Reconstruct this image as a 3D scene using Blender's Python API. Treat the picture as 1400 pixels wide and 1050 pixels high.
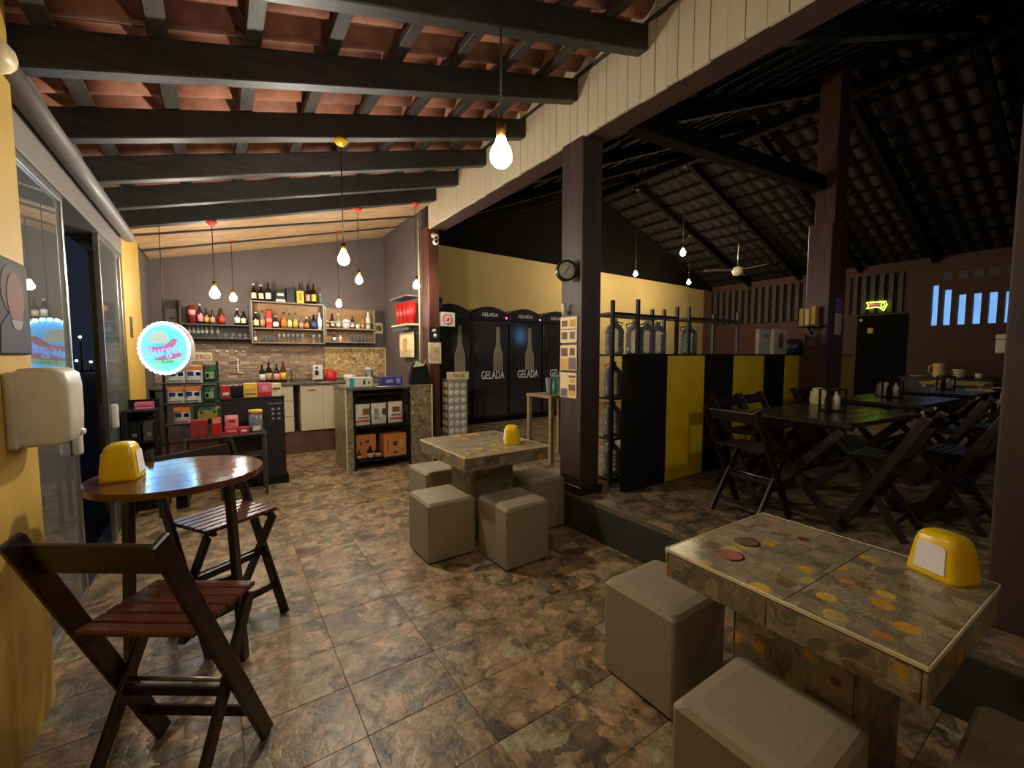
import bpy, bmesh, math, random
from mathutils import Vector, Matrix, Euler
random.seed(7)
for o in list(bpy.data.objects): bpy.data.objects.remove(o)
scn = bpy.context.scene
C = scn.collection
PI = math.pi
R = math.radians

# ------------------------------------------------------------------ camera, world, exposure
cd = bpy.data.cameras.new('camera'); cam = bpy.data.objects.new('camera', cd); C.objects.link(cam)
cam.location = (0, 0, 1.5); cam.rotation_euler = (R(90-3.91), 0, R(-34.2))
cd.sensor_width = 36; cd.lens = 588.5*36/1400; cd.clip_start = .02; cd.clip_end = 300
scn.camera = cam
scn.cycles.transparent_max_bounces = 24
w = bpy.data.worlds.new('night'); scn.world = w; w.use_nodes = True
bg = w.node_tree.nodes['Background']; bg.inputs[0].default_value = (.26, .32, .52, 1); bg.inputs[1].default_value = .012
vs = scn.view_settings
vs.view_transform = 'Standard'; vs.look = 'None'; vs.gamma = 1; vs.exposure = 2.1; vs.use_curve_mapping = False
BULB = {'hall_entrance': 52, 'entrance': 26, 'near': 58, 'mid': 235, 'kitchen': 80, 'hall': 170}      # lamp strengths
WARM = (1.0, .92, .79); AMBER = (1.0, .78, .48)
LITBLUE = .22

# ------------------------------------------------------------------ mesh helpers
class MB:
    def __init__(s): s.bm = bmesh.new()
    def box(s, c, size, rot=None, bev=0, seg=1):
        b = bmesh.new(); bmesh.ops.create_cube(b, size=1)
        bmesh.ops.scale(b, vec=size, verts=b.verts)
        if bev: bmesh.ops.bevel(b, geom=b.edges[:], offset=min(bev, min(size)*.45), segments=seg, profile=.5, affect='EDGES')
        m = Matrix.Translation(c)
        if rot is not None: m = m @ (rot if isinstance(rot, Matrix) else Euler(rot).to_matrix().to_4x4())
        bmesh.ops.transform(b, matrix=m, verts=b.verts); s._add(b); return s
    def bb(s, x0, x1, y0, y1, z0, z1, bev=0, seg=1):
        return s.box(((x0+x1)/2, (y0+y1)/2, (z0+z1)/2), (abs(x1-x0), abs(y1-y0), abs(z1-z0)), None, bev, seg)
    def bar(s, p, q, wd, th, bev=.004, up=(0, 0, 1)):          # plank from p to q; wd measured along up x dir, th the other way
        p, q = Vector(p), Vector(q); d = q-p; L = d.length; d.normalize(); u = Vector(up)
        sd = d.cross(u)
        if sd.length < 1e-4: sd = d.cross(Vector((1, 0, 0)))
        sd.normalize(); n = sd.cross(d)
        m = Matrix((( sd.x, n.x, d.x, 0), (sd.y, n.y, d.y, 0), (sd.z, n.z, d.z, 0), (0, 0, 0, 1)))
        m.translation = (p+q)/2
        return s.box((0, 0, 0), (wd, th, L), m, bev) if False else s._boxm(m, (wd, th, L), bev)
    def _boxm(s, m, size, bev):
        b = bmesh.new(); bmesh.ops.create_cube(b, size=1); bmesh.ops.scale(b, vec=size, verts=b.verts)
        if bev: bmesh.ops.bevel(b, geom=b.edges[:], offset=min(bev, min(size)*.4), segments=1, profile=.5, affect='EDGES')
        bmesh.ops.transform(b, matrix=m, verts=b.verts); s._add(b); return s
    def lathe(s, prof, seg=14, c=(0, 0, 0), m=None):
        b = bmesh.new(); rings = []
        for r, z in prof:
            if r < 1e-5: rings.append([b.verts.new((0, 0, z))])
            else: rings.append([b.verts.new((r*math.cos(2*PI*i/seg), r*math.sin(2*PI*i/seg), z)) for i in range(seg)])
        for a, d in zip(rings, rings[1:]):
            for i in range(seg):
                j = (i+1) % seg
                if len(a) == 1 and len(d) == 1: continue
                if len(a) == 1: f = (a[0], d[j], d[i])
                elif len(d) == 1: f = (a[i], a[j], d[0])
                else: f = (a[i], a[j], d[j], d[i])
                b.faces.new(f[::-1] if False else f)
        for k in (0, -1):
            if len(rings[k]) > 1: b.faces.new(rings[k] if k else rings[k][::-1])
        bmesh.ops.recalc_face_normals(b, faces=b.faces)
        for f in b.faces: f.smooth = True
        mm = Matrix.Translation(c)
        if m is not None: mm = mm @ m
        bmesh.ops.transform(b, matrix=mm, verts=b.verts); s._add(b); return s
    def cyl(s, p, q, r, seg=10, r2=None):
        p, q = Vector(p), Vector(q); d = q-p
        m = d.to_track_quat('Z', 'Y').to_matrix().to_4x4()
        return s.lathe([(r, 0), (r if r2 is None else r2, d.length)], seg, p, m)
    def tube(s, pts, r, seg=6, closed=False):
        b = bmesh.new(); pts = [Vector(p) for p in pts]; n = len(pts); rings = []
        for i, p in enumerate(pts):
            a = pts[(i-1) % n] if closed or i else p; d = pts[(i+1) % n] if closed or i < n-1 else p
            t = (d-a).normalized(); q = t.to_track_quat('Z', 'Y')
            if rings: pass
            ref = Vector((0, 0, 1)) if abs(t.z) < .9 else Vector((1, 0, 0))
            u = t.cross(ref).normalized(); v = t.cross(u)
            rings.append([b.verts.new(p+u*r*math.cos(2*PI*k/seg)+v*r*math.sin(2*PI*k/seg)) for k in range(seg)])
        for i in range(n if closed else n-1):
            A, B = rings[i], rings[(i+1) % n]
            for k in range(seg): b.faces.new((A[k], A[(k+1) % seg], B[(k+1) % seg], B[k]))
        if not closed: b.faces.new(rings[0]); b.faces.new(rings[-1])
        bmesh.ops.recalc_face_normals(b, faces=b.faces)
        for f in b.faces: f.smooth = True
        s._add(b); return s
    def prism(s, poly, h, m=None, bev=0):                       # polygon in XY, from z=0 to h
        b = bmesh.new(); lo = [b.verts.new((x, y, 0)) for x, y in poly]; hi = [b.verts.new((x, y, h)) for x, y in poly]
        n = len(poly); b.faces.new(lo[::-1]); b.faces.new(hi)
        for i in range(n): b.faces.new((lo[i], lo[(i+1) % n], hi[(i+1) % n], hi[i]))
        bmesh.ops.recalc_face_normals(b, faces=b.faces)
        if bev: bmesh.ops.bevel(b, geom=b.edges[:], offset=bev, segments=1, profile=.5, affect='EDGES')
        if m is not None: bmesh.ops.transform(b, matrix=m, verts=b.verts)
        s._add(b); return s
    def loft(s, secs):                                          # list of rings of 3-D points
        b = bmesh.new(); rr = [[b.verts.new(p) for p in r] for r in secs]; n = len(rr[0])
        for a, d in zip(rr, rr[1:]):
            for i in range(n): b.faces.new((a[i], a[(i+1) % n], d[(i+1) % n], d[i]))
        b.faces.new(rr[0][::-1]); b.faces.new(rr[-1])
        bmesh.ops.recalc_face_normals(b, faces=b.faces)
        s._add(b); return s
    def _add(s, b):
        me = bpy.data.meshes.new('tmp'); b.to_mesh(me); b.free(); s.bm.from_mesh(me); bpy.data.meshes.remove(me)
    def mesh(s, name, mat=None, smooth=None):
        me = bpy.data.meshes.new(name); s.bm.to_mesh(me); s.bm.free()
        if mat: me.materials.append(mat)
        if smooth is not None:
            for p in me.polygons: p.use_smooth = smooth
        return me

def obj(name, me, parent=None, loc=(0, 0, 0), rot=(0, 0, 0), label=None):
    o = bpy.data.objects.new(name, me); C.objects.link(o)
    o.location = loc; o.rotation_euler = rot
    if parent: o.parent = parent
    if label: o['label'] = label
    return o
def part(name, mb, mat, parent, loc=(0, 0, 0), rot=(0, 0, 0), label=None, smooth=None):
    return obj(name, mb.mesh(name, mat, smooth), parent, loc, rot, label)
def tag(o, label, cat, group=None):
    o['label'] = label; o['category'] = cat
    if group: o['group'] = group
    return o
def thing(name, label, cat, loc=(0, 0, 0), rz=0, group=None):
    o = bpy.data.objects.new(name, None); C.objects.link(o); o.empty_display_size = .05
    o.location = loc; o.rotation_euler = (0, 0, rz)
    return tag(o, label, cat, group)
def one(name, mb, mat, label, cat, group=None, loc=(0, 0, 0), rot=(0, 0, 0), smooth=None):
    return tag(obj(name, mb.mesh(name, mat, smooth), None, loc, rot), label, cat, group)
def struct(name, mb, mat, parent=None):
    o = obj(name, mb.mesh(name, mat), parent)
    if parent is None: o['kind'] = 'structure'
    return o
KIDS = {}
def dup(root, loc, rz, label, group=None, scale=None):
    r = root.copy(); C.objects.link(r); r.location = loc; r.rotation_euler = (0, 0, rz); r['label'] = label
    if group: r['group'] = group
    if scale: r.scale = scale
    for ch in list(root.children):
        c = ch.copy(); C.objects.link(c); c.parent = r
        for g in list(ch.children):
            d = g.copy(); C.objects.link(d); d.parent = c
    return r
def text(name, body, size, mat, parent, loc, rot, ext=.0015, align='CENTER', label=None, sx=1, shear=0):
    cu = bpy.data.curves.new(name, 'FONT'); cu.body = body; cu.size = size; cu.extrude = ext; cu.align_x = align; cu.align_y = 'CENTER'
    cu.shear = shear; cu.resolution_u = 3
    tmp = bpy.data.objects.new('tmp', cu); me = bpy.data.meshes.new_from_object(tmp); me.name = name; me.materials.clear(); me.materials.append(mat)
    bpy.data.objects.remove(tmp); bpy.data.curves.remove(cu)
    o = obj(name, me, parent, loc, rot, label); o.scale = (sx, 1, 1); return o

# ------------------------------------------------------------------ materials
def srgb(r, g, b):
    f = lambda c: (c/255/12.92) if c/255 <= .04045 else ((c/255+.055)/1.055)**2.4
    return (f(r), f(g), f(b), 1)
MATS = {}
def base(name):
    m = bpy.data.materials.new(name); m.use_nodes = True; nt = m.node_tree
    return m, nt, nt.nodes['Principled BSDF']
def ramp(nt, fac, stops, interp='LINEAR'):
    r = nt.nodes.new('ShaderNodeValToRGB'); r.color_ramp.interpolation = interp
    e = r.color_ramp.elements
    while len(e) < len(stops): e.new(.5)
    for k, (p, c) in zip(e, stops): k.position = p; k.color = c
    nt.links.new(fac, r.inputs[0]); return r.outputs[0]
def coords(nt, kind='Object', scale=(1, 1, 1), rand=False):
    tc = nt.nodes.new('ShaderNodeTexCoord'); mp = nt.nodes.new('ShaderNodeMapping'); mp.inputs['Scale'].default_value = scale
    nt.links.new(tc.outputs[kind], mp.inputs[0])
    if rand:
        oi = nt.nodes.new('ShaderNodeObjectInfo'); ml = nt.nodes.new('ShaderNodeVectorMath'); ml.operation = 'SCALE'
        cb = nt.nodes.new('ShaderNodeCombineXYZ')
        for k in (0, 1): nt.links.new(oi.outputs['Random'], cb.inputs[k])
        nt.links.new(cb.outputs[0], ml.inputs[0]); ml.inputs['Scale'].default_value = 37
        nt.links.new(ml.outputs[0], mp.inputs['Location'])
    return mp.outputs[0]
def noise(nt, vec, scale, detail=3, rough=.55, dist=0):
    n = nt.nodes.new('ShaderNodeTexNoise'); n.inputs['Scale'].default_value = scale; n.inputs['Detail'].default_value = detail
    n.inputs['Roughness'].default_value = rough; n.inputs['Distortion'].default_value = dist; nt.links.new(vec, n.inputs['Vector']); return n
def bump(nt, p, h, strength=.3, dist=.01):
    b = nt.nodes.new('ShaderNodeBump'); b.inputs['Strength'].default_value = strength; b.inputs['Distance'].default_value = dist
    nt.links.new(h, b.inputs['Height']); nt.links.new(b.outputs[0], p.inputs['Normal'])
def mixc(nt, fac, a, b, mode='MIX'):
    m = nt.nodes.new('ShaderNodeMix'); m.data_type = 'RGBA'; m.blend_type = mode
    if isinstance(fac, float): m.inputs[0].default_value = fac
    else: nt.links.new(fac, m.inputs[0])
    for i, v in ((6, a), (7, b)):
        if isinstance(v, tuple): m.inputs[i].default_value = v
        else: nt.links.new(v, m.inputs[i])
    return m.outputs[2]
def pm(name, col, rough=.5, metal=0, var=.18, scale=14, bmp=.1, spec=.5, stretch=(1, 1, 1)):
    if name in MATS: return MATS[name]
    m, nt, p = base(name); c = srgb(*col)
    v = coords(nt, 'Object', stretch, True); n = noise(nt, v, scale, 4)
    lo = tuple(x*(1-var) for x in c[:3])+(1,); hi = tuple(min(1, x*(1+var)) for x in c[:3])+(1,)
    nt.links.new(ramp(nt, n.outputs[0], [(.3, lo), (.7, hi)]), p.inputs['Base Color'])
    p.inputs['Roughness'].default_value = rough; p.inputs['Metallic'].default_value = metal; p.inputs['Specular IOR Level'].default_value = spec
    if bmp: bump(nt, p, n.outputs[0], bmp, .004)
    MATS[name] = m; return m
def wood(name, c1, c2, rough=.4, axis=0, scale=6, spec=.5):
    m, nt, p = base(name); st = [9, 9, 9]; st[axis] = .8
    v = coords(nt, 'Object', st, True); n = noise(nt, v, scale, 5, .6, .6); n2 = noise(nt, v, scale*.35, 2)
    a = ramp(nt, n.outputs[0], [(.3, srgb(*c1)), (.7, srgb(*c2))])
    k = ramp(nt, n2.outputs[0], [(.3, (.7, .7, .7, 1)), (.7, (1.15, 1.15, 1.15, 1))])
    nt.links.new(mixc(nt, 1.0, a, k, 'MULTIPLY'), p.inputs['Base Color'])
    p.inputs['Roughness'].default_value = rough; p.inputs['Specular IOR Level'].default_value = spec; bump(nt, p, n.outputs[0], .15, .004); return m
def emit(name, col, strength, var=0):
    m, nt, p = base(name); c = col if len(col) == 4 else (*col, 1)
    p.inputs['Base Color'].default_value = c; p.inputs['Emission Color'].default_value = c; p.inputs['Emission Strength'].default_value = strength
    if var:
        v = coords(nt); n = noise(nt, v, 3, 3)
        k = ramp(nt, n.outputs[0], [(.3, tuple(x*(1-var) for x in c[:3])+(1,)), (.7, c)]); nt.links.new(k, p.inputs['Emission Color'])
    return m
def glassy(name, tint=(1, 1, 1), ior=1.5, rough=.02, body=.0, bodycol=(.1, .1, .1)):
    m = bpy.data.materials.new(name); m.use_nodes = True; nt = m.node_tree; nt.nodes.clear()
    out = nt.nodes.new('ShaderNodeOutputMaterial'); mx = nt.nodes.new('ShaderNodeMixShader'); tr = nt.nodes.new('ShaderNodeBsdfTransparent')
    gl = nt.nodes.new('ShaderNodeBsdfGlossy'); fr = nt.nodes.new('ShaderNodeFresnel'); fr.inputs[0].default_value = ior
    tr.inputs[0].default_value = (*tint, 1); gl.inputs['Roughness'].default_value = rough
    nt.links.new(fr.outputs[0], mx.inputs[0]); nt.links.new(gl.outputs[0], mx.inputs[2])
    if body:
        df = nt.nodes.new('ShaderNodeBsdfDiffuse'); df.inputs[0].default_value = (*bodycol, 1); m2 = nt.nodes.new('ShaderNodeMixShader'); m2.inputs[0].default_value = body
        nt.links.new(tr.outputs[0], m2.inputs[1]); nt.links.new(df.outputs[0], m2.inputs[2]); nt.links.new(m2.outputs[0], mx.inputs[1])
    else: nt.links.new(tr.outputs[0], mx.inputs[1])
    nt.links.new(mx.outputs[0], out.inputs[0]); return m

def floor_mat(name, dark=1.0, rough=.32):
    m, nt, p = base(name)
    v = coords(nt, 'Object', (1, 1, 1), True)
    d = noise(nt, v, 4.5, 5, .62); dv = nt.nodes.new('ShaderNodeVectorMath'); dv.operation = 'SCALE'; dv.inputs['Scale'].default_value = .34
    nt.links.new(d.outputs['Color'], dv.inputs[0]); ad = nt.nodes.new('ShaderNodeVectorMath'); nt.links.new(v, ad.inputs[0]); nt.links.new(dv.outputs[0], ad.inputs[1])
    vo = nt.nodes.new('ShaderNodeTexVoronoi'); vo.feature = 'F1'; vo.inputs['Scale'].default_value = 10.5; nt.links.new(ad.outputs[0], vo.inputs['Vector'])
    sp = nt.nodes.new('ShaderNodeSeparateColor'); nt.links.new(vo.outputs['Color'], sp.inputs[0])
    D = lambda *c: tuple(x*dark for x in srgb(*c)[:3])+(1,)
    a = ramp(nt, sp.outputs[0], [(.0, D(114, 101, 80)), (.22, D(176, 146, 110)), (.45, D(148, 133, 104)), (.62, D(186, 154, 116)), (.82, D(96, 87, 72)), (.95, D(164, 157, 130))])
    ve = nt.nodes.new('ShaderNodeTexVoronoi'); ve.feature = 'DISTANCE_TO_EDGE'; ve.inputs['Scale'].default_value = 10.5; nt.links.new(ad.outputs[0], ve.inputs['Vector'])
    e = ramp(nt, ve.outputs[0], [(.0, (.66, .61, .54, 1)), (.07, (1, 1, 1, 1))])
    b = mixc(nt, 1.0, a, e, 'MULTIPLY')
    n = noise(nt, v, 26, 5, .65); k = ramp(nt, n.outputs[0], [(.3, (.66, .62, .56, 1)), (.68, (1.2, 1.18, 1.12, 1))])
    n2 = noise(nt, v, 4.5, 3, .6, 1.2); k2 = ramp(nt, n2.outputs[0], [(.36, (.42, .39, .35, 1)), (.54, (1.15, 1.13, 1.1, 1))])
    nt.links.new(mixc(nt, 1.0, mixc(nt, 1.0, b, k, 'MULTIPLY'), k2, 'MULTIPLY'), p.inputs['Base Color'])
    rr = ramp(nt, n2.outputs[0], [(.3, (rough+.12,)*3+(1,)), (.7, (rough,)*3+(1,))]); nt.links.new(rr, p.inputs['Roughness'])
    mh = mixc(nt, .5, n.outputs['Color'], ramp(nt, ve.outputs[0], [(0, (0, 0, 0, 1)), (.2, (1, 1, 1, 1))]))
    bump(nt, p, mh, .35, .006); p.inputs['Specular IOR Level'].default_value = .5
    return m
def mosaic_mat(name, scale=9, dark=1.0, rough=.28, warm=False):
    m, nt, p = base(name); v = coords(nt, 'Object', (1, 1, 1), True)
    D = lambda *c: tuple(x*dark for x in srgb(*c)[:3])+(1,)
    vo = nt.nodes.new('ShaderNodeTexVoronoi'); vo.distance = 'CHEBYCHEV'; vo.inputs['Scale'].default_value = scale*1.25; vo.inputs['Randomness'].default_value = .9; nt.links.new(v, vo.inputs['Vector'])
    sp = nt.nodes.new('ShaderNodeSeparateColor'); nt.links.new(vo.outputs['Color'], sp.inputs[0])
    base_c = ramp(nt, sp.outputs[0], [(0, D(138, 126, 100)), (.2, D(158, 146, 118)), (.36, D(126, 116, 94)), (.5, D(150, 134, 104)), (.62, D(122, 98, 72)), (.68, D(146, 136, 112)), (.84, D(166, 152, 122)), (.94, D(118, 108, 90))], 'CONSTANT')
    # round and square coloured motifs inside some cells
    v2 = nt.nodes.new('ShaderNodeTexVoronoi'); v2.inputs['Scale'].default_value = scale*.8; v2.inputs['Randomness'].default_value = .8; nt.links.new(v, v2.inputs['Vector'])
    s2 = nt.nodes.new('ShaderNodeSeparateColor'); nt.links.new(v2.outputs['Color'], s2.inputs[0])
    mot = ramp(nt, s2.outputs[1], [(0, D(214, 160, 40)), (.25, D(226, 178, 66)), (.4, D(196, 128, 62)), (.55, D(120, 72, 44)), (.7, D(190, 168, 90))], 'CONSTANT')
    ins = ramp(nt, v2.outputs['Distance'], [(.34, (1, 1, 1, 1)), (.40, (0, 0, 0, 1))])
    sel = ramp(nt, s2.outputs[0], [(0, (1, 1, 1, 1)), (.36 if not warm else .16, (0, 0, 0, 1))], 'CONSTANT')
    ms = mixc(nt, 1.0, ins, sel, 'MULTIPLY'); bc = mixc(nt, ms, base_c, mot)
    # pale rings
    wv = nt.nodes.new('ShaderNodeMath'); wv.operation = 'SINE'; mu = nt.nodes.new('ShaderNodeMath'); mu.operation = 'MULTIPLY'; mu.inputs[1].default_value = 32
    nt.links.new(v2.outputs['Distance'], mu.inputs[0]); nt.links.new(mu.outputs[0], wv.inputs[0])
    rg = ramp(nt, wv.outputs[0], [(.86, (0, 0, 0, 1)), (.97, (1, 1, 1, 1))]); rsel = ramp(nt, s2.outputs[2], [(0, (.55, .55, .55, 1)), (.45, (0, 0, 0, 1))], 'CONSTANT')
    bc = mixc(nt, mixc(nt, 1.0, rg, rsel, 'MULTIPLY'), bc, D(196, 186, 158))
    n = noise(nt, v, 40, 5, .7); k = ramp(nt, n.outputs[0], [(.3, (.7, .68, .64, 1)), (.7, (1.2, 1.17, 1.12, 1))])
    nt.links.new(mixc(nt, 1.0, bc, k, 'MULTIPLY'), p.inputs['Base Color'])
    p.inputs['Roughness'].default_value = rough; bump(nt, p, n.outputs[0], .12, .003); return m
def island_mat(name, stops, rough=.7, nscale=30):
    m, nt, p = base(name); g = nt.nodes.new('ShaderNodeNewGeometry'); c = ramp(nt, g.outputs['Random Per Island'], stops)
    v = coords(nt); n = noise(nt, v, nscale, 4); k = ramp(nt, n.outputs[0], [(.3, (.75, .75, .75, 1)), (.7, (1.15, 1.15, 1.15, 1))])
    nt.links.new(mixc(nt, 1.0, c, k, 'MULTIPLY'), p.inputs['Base Color']); p.inputs['Roughness'].default_value = rough; bump(nt, p, n.outputs[0], .3, .006); return m

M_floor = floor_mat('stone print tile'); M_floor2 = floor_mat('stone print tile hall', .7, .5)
M_grout = pm('grout', (108, 90, 68), .85)
M_plinth = pm('plinth tile', (96, 66, 50), .45, var=.3, scale=8)
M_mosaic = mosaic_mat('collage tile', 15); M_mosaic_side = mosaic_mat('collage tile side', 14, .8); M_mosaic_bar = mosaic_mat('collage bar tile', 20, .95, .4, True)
M_trim = pm('cream edge', (226, 208, 160), .4)
M_yellow = pm('yellow wall paint', (196, 158, 66), .6, var=.08, scale=4, bmp=.15)
M_mauve = pm('mauve wall paint', (92, 80, 74), .7, var=.1, scale=3, bmp=.1)
M_header = pm('grey header paint', (120, 112, 104), .6, var=.06, scale=3)
M_cream = pm('cream wall paint', (206, 184, 124), .7, var=.06, scale=2)
M_beamcream = pm('cream beam paint', (206, 190, 158), .6, var=.05, scale=5, bmp=.1, stretch=(1, 1, .3))
M_brownwall = pm('red brown wall paint', (70, 40, 31), .7, var=.12, scale=3)
M_slat = pm('grey slat', (68, 61, 53), .7)
M_black = pm('black paint', (26, 26, 28), .4, var=.2)
M_blackmat = pm('matt black', (20, 20, 21), .8, spec=.25)
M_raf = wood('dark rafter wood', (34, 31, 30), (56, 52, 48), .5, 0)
M_hraf = wood('shade toned hall rafter', (16, 15, 14), (24, 22, 20), .9, 0, 6, .1)  # gloom under the hall roof put into the wood colour
M_bat = wood('dark batten wood', (50, 44, 40), (80, 72, 64), .6, 1)
M_plank = wood('pale ceiling plank', (170, 132, 92), (206, 170, 126), .55, 0, 3)
M_pillar = wood('brown pillar paint', (62, 46, 40), (76, 58, 50), .5, 2, 3)
M_pillarred = wood('red brown post', (72, 40, 30), (94, 54, 40), .45, 2, 3)
M_chair = wood('mahogany chair wood', (36, 19, 16), (56, 29, 23), .32, 0, 5)
M_chairdk = wood('dark chair wood', (26, 14, 11), (46, 24, 18), .3, 2, 5)
M_seat = wood('seat slat wood', (74, 36, 26), (108, 58, 40), .25, 1, 5)
M_hallw = wood('hall furniture wood', (26, 17, 14), (44, 29, 22), .4, 0, 5)
M_tabletop = wood('varnished table top', (76, 46, 30), (120, 78, 50), .09, 0, 5)
M_fabric = pm('taupe leatherette', (148, 134, 108), .62, var=.1, scale=60, bmp=.25)
M_holder = pm('yellow plastic', (232, 190, 14), .28, var=.05)
M_napkin = pm('white napkin', (232, 230, 226), .85, var=.04, scale=60)
M_white = pm('white plastic', (214, 206, 190), .35, var=.04)
M_offwhite = pm('cabinet laminate', (206, 192, 160), .45, var=.04)
M_alu = pm('aluminium', (190, 190, 186), .3, 1, var=.05)
M_steel = pm('brushed steel', (150, 150, 148), .3, 1)
M_panelY = pm('yellow panel paint', (246, 204, 10), .45, var=.12, scale=3, bmp=.15)
M_cord = pm('black cord', (24, 20, 18), .6)
M_red = pm('red plastic', (190, 34, 28), .4); M_redcap = pm('red canopy', (206, 60, 44), .4); M_ycap = pm('yellow canopy', (220, 180, 40), .35, .4)
M_brass = pm('brass socket', (150, 112, 50), .35, 1)
M_paper = pm('cream paper', (226, 204, 156), .8, var=.06, scale=30); M_print = pm('brown print', (120, 88, 58), .8); M_print2 = pm('ochre print', (206, 160, 72), .8); M_print3 = pm('grey violet print', (120, 104, 108), .8)
M_counter = pm('stone counter', (98, 92, 78), .25, var=.25, scale=40)
M_shelfw = wood('grey shelf wood', (110, 100, 84), (140, 128, 106), .55, 0); M_shelfd = wood('dark shelf wood', (58, 52, 46), (80, 72, 62), .55, 0)
M_glass = glassy('clear glass', (.97, .98, .98), 1.5, .02, .14, (.8, .82, .8))
M_pane = glassy('window glass', (.60, .66, .66), 1.95, .012, .26, (.40, .42, .40))
M_water = glassy('water jug plastic', (.86, .93, .96), 2.3, .04, .20, (.74, .84, .88))
M_panelK = pm('black panel paint', (30, 29, 29), .7, spec=.2)
M_door = pm('dark door', (14, 13, 12), .85, spec=.1)
M_clay = None

def clay():
    m, nt, p = base('clay roof tile'); v = coords(nt, 'Object', (1, 1, 1), True)
    oi = nt.nodes.new('ShaderNodeObjectInfo'); c = ramp(nt, oi.outputs['Random'], [(0, srgb(152, 98, 74)), (.4, srgb(170, 112, 84)), (.75, srgb(138, 90, 72)), (1, srgb(182, 126, 98))])
    n = noise(nt, v, 9, 5, .65); k = ramp(nt, n.outputs[0], [(.3, (.62, .58, .56, 1)), (.7, (1.15, 1.12, 1.1, 1))])
    nt.links.new(mixc(nt, 1.0, c, k, 'MULTIPLY'), p.inputs['Base Color']); p.inputs['Roughness'].default_value = .8; bump(nt, p, n.outputs[0], .4, .006); return m
M_clay = clay()
M_clay2 = pm('shade toned clay tile', (30, 23, 21), .95, var=.4, scale=5)  # clay darkened in colour for the dim hall roof
M_stone = island_mat('split stone', [(0, srgb(128, 104, 80)), (.3, srgb(164, 136, 106)), (.6, srgb(144, 122, 98)), (.85, srgb(188, 162, 130)), (1, srgb(112, 92, 74))])
M_chipst = island_mat('chip mosaic', [(0, srgb(156, 118, 68)), (.3, srgb(206, 172, 112)), (.55, srgb(176, 138, 86)), (.8, srgb(222, 196, 140)), (1, srgb(128, 98, 62))])

# ------------------------------------------------------------------ floors
STEP = 2.48; ZF = .31
fl = struct('floor', MB().bb(-.76, STEP, -2.2, 7.7, -.1, -.0025), M_grout)
tw, td = .41, .31
tile_me = MB().box((0, 0, -.006), (tw-.0018, td-.0018, .012), None, .0015).mesh('tile', M_floor)
nx = 8; x0 = .84-.41*4
for iy in range(-1, 25):
    for ix in range(nx+1):
        cx = x0+ix*tw+tw/2; cy = .40+iy*td+td/2
        if cx-tw/2 > STEP-.03 or cx+tw/2 < -.75 or cy+td/2 > 7.72: continue
        if cx+tw/2 > STEP:
            wd = STEP-(cx-tw/2); me = MB().box((0, 0, -.006), (wd-.0018, td-.0018, .012), None, .0015).mesh('tile', M_floor)
            o = obj('tile', me, fl, (cx-tw/2+wd/2, cy, random.uniform(0, .0008)))
        else:
            o = obj('tile', tile_me, fl, (cx, cy, random.uniform(0, .0008)), (0, 0, random.choice((0, PI))))
fl2 = struct('floor_raised', MB().bb(STEP, 12.4, -5.5, 7.6, -.1, ZF-.0025), M_grout); fl2['kind'] = 'structure'
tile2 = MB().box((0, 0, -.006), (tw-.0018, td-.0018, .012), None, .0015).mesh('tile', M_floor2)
n2 = 0; rest = MB()
cells = []
for iy in range(-17, 23):
    for ix in range(25):
        cx = STEP+.01+ix*(tw-.0075)+tw/2; cy = .40+iy*td+td/2
        if cx+tw/2 > 12.4 or cy+td/2 > 7.6 or cy-td/2 < -5.5: continue
        ang = math.atan2(cx, max(cy, .01)) - R(34.2); vis = cy > 0 and abs(ang) < R(52)
        cells.append((0 if vis else 1, math.hypot(cx, cy), cx, cy))
cells.sort()
for k, (v, d, cx, cy) in enumerate(cells):
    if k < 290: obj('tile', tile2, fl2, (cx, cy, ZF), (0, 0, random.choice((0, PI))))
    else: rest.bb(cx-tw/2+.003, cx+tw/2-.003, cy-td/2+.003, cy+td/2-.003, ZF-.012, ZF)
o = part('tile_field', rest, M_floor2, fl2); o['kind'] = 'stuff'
struct('trim_1', MB().bb(STEP-.012, STEP, -2.2, 7.0, 0, ZF-.03, .003), pm('step riser paint', (54, 56, 44), .5, var=.25, scale=4))

# ------------------------------------------------------------------ left side: pillar, glass doors, header
struct('wall_left', MB().bb(-.95, -.65, -2.2, 2.62, 0, 3.0), M_yellow)
struct('trim_2', MB().bb(-.95, -.715, 2.62, 5.46, 2.43, 2.86, .004), M_header)
struct('wall_left_far', MB().bb(-.95, -.72, 5.46, 6.55, 0, 2.9), M_yellow)['kind'] = 'structure'
part('strike_plate', MB().bb(-.72, -.715, 5.70, 5.84, 1.67, 1.88, .002), M_pillar, bpy.data.objects['wall_left_far'])
struct('wall_left_end', MB().bb(-.95, -.75, 6.55, 7.9, 0, 3.2), M_mauve)['kind'] = 'structure'
def sliding(name, y0, y1, x, hy):
    d = struct(name, MB().bb(x-.004, x+.004, y0+.02, y1-.02, .05, 2.4), M_pane)
    for n, b in (('frame', (y0, y0+.025, .0, 2.43)), ('frame', (y1-.025, y1, .0, 2.43))): part(n, MB().bb(x-.018, x+.018, b[0], b[1], b[2], b[3], .003), M_alu, d)
    part('rail', MB().bb(x-.018, x+.018, y0+.025, y1-.025, 2.395, 2.43, .003), M_alu, d); part('rail', MB().bb(x-.018, x+.018, y0+.025, y1-.025, 0, .05, .003), M_alu, d)
    for s in (-1, 1): part('handle', MB().box((x+s*.03, hy, 1.0), (.05, .04, .2), None, .018, 3), M_white, d, label='white pull handle', smooth=True)
    return d
sliding('window_1', 2.62, 3.66, -.75, 3.57); sliding('window_2', 4.58, 5.46, -.75, 4.70)
struct('trim_3', MB().bb(-.86, -.74, 2.62, 5.46, -.012, .012, .003), M_alu)
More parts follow.
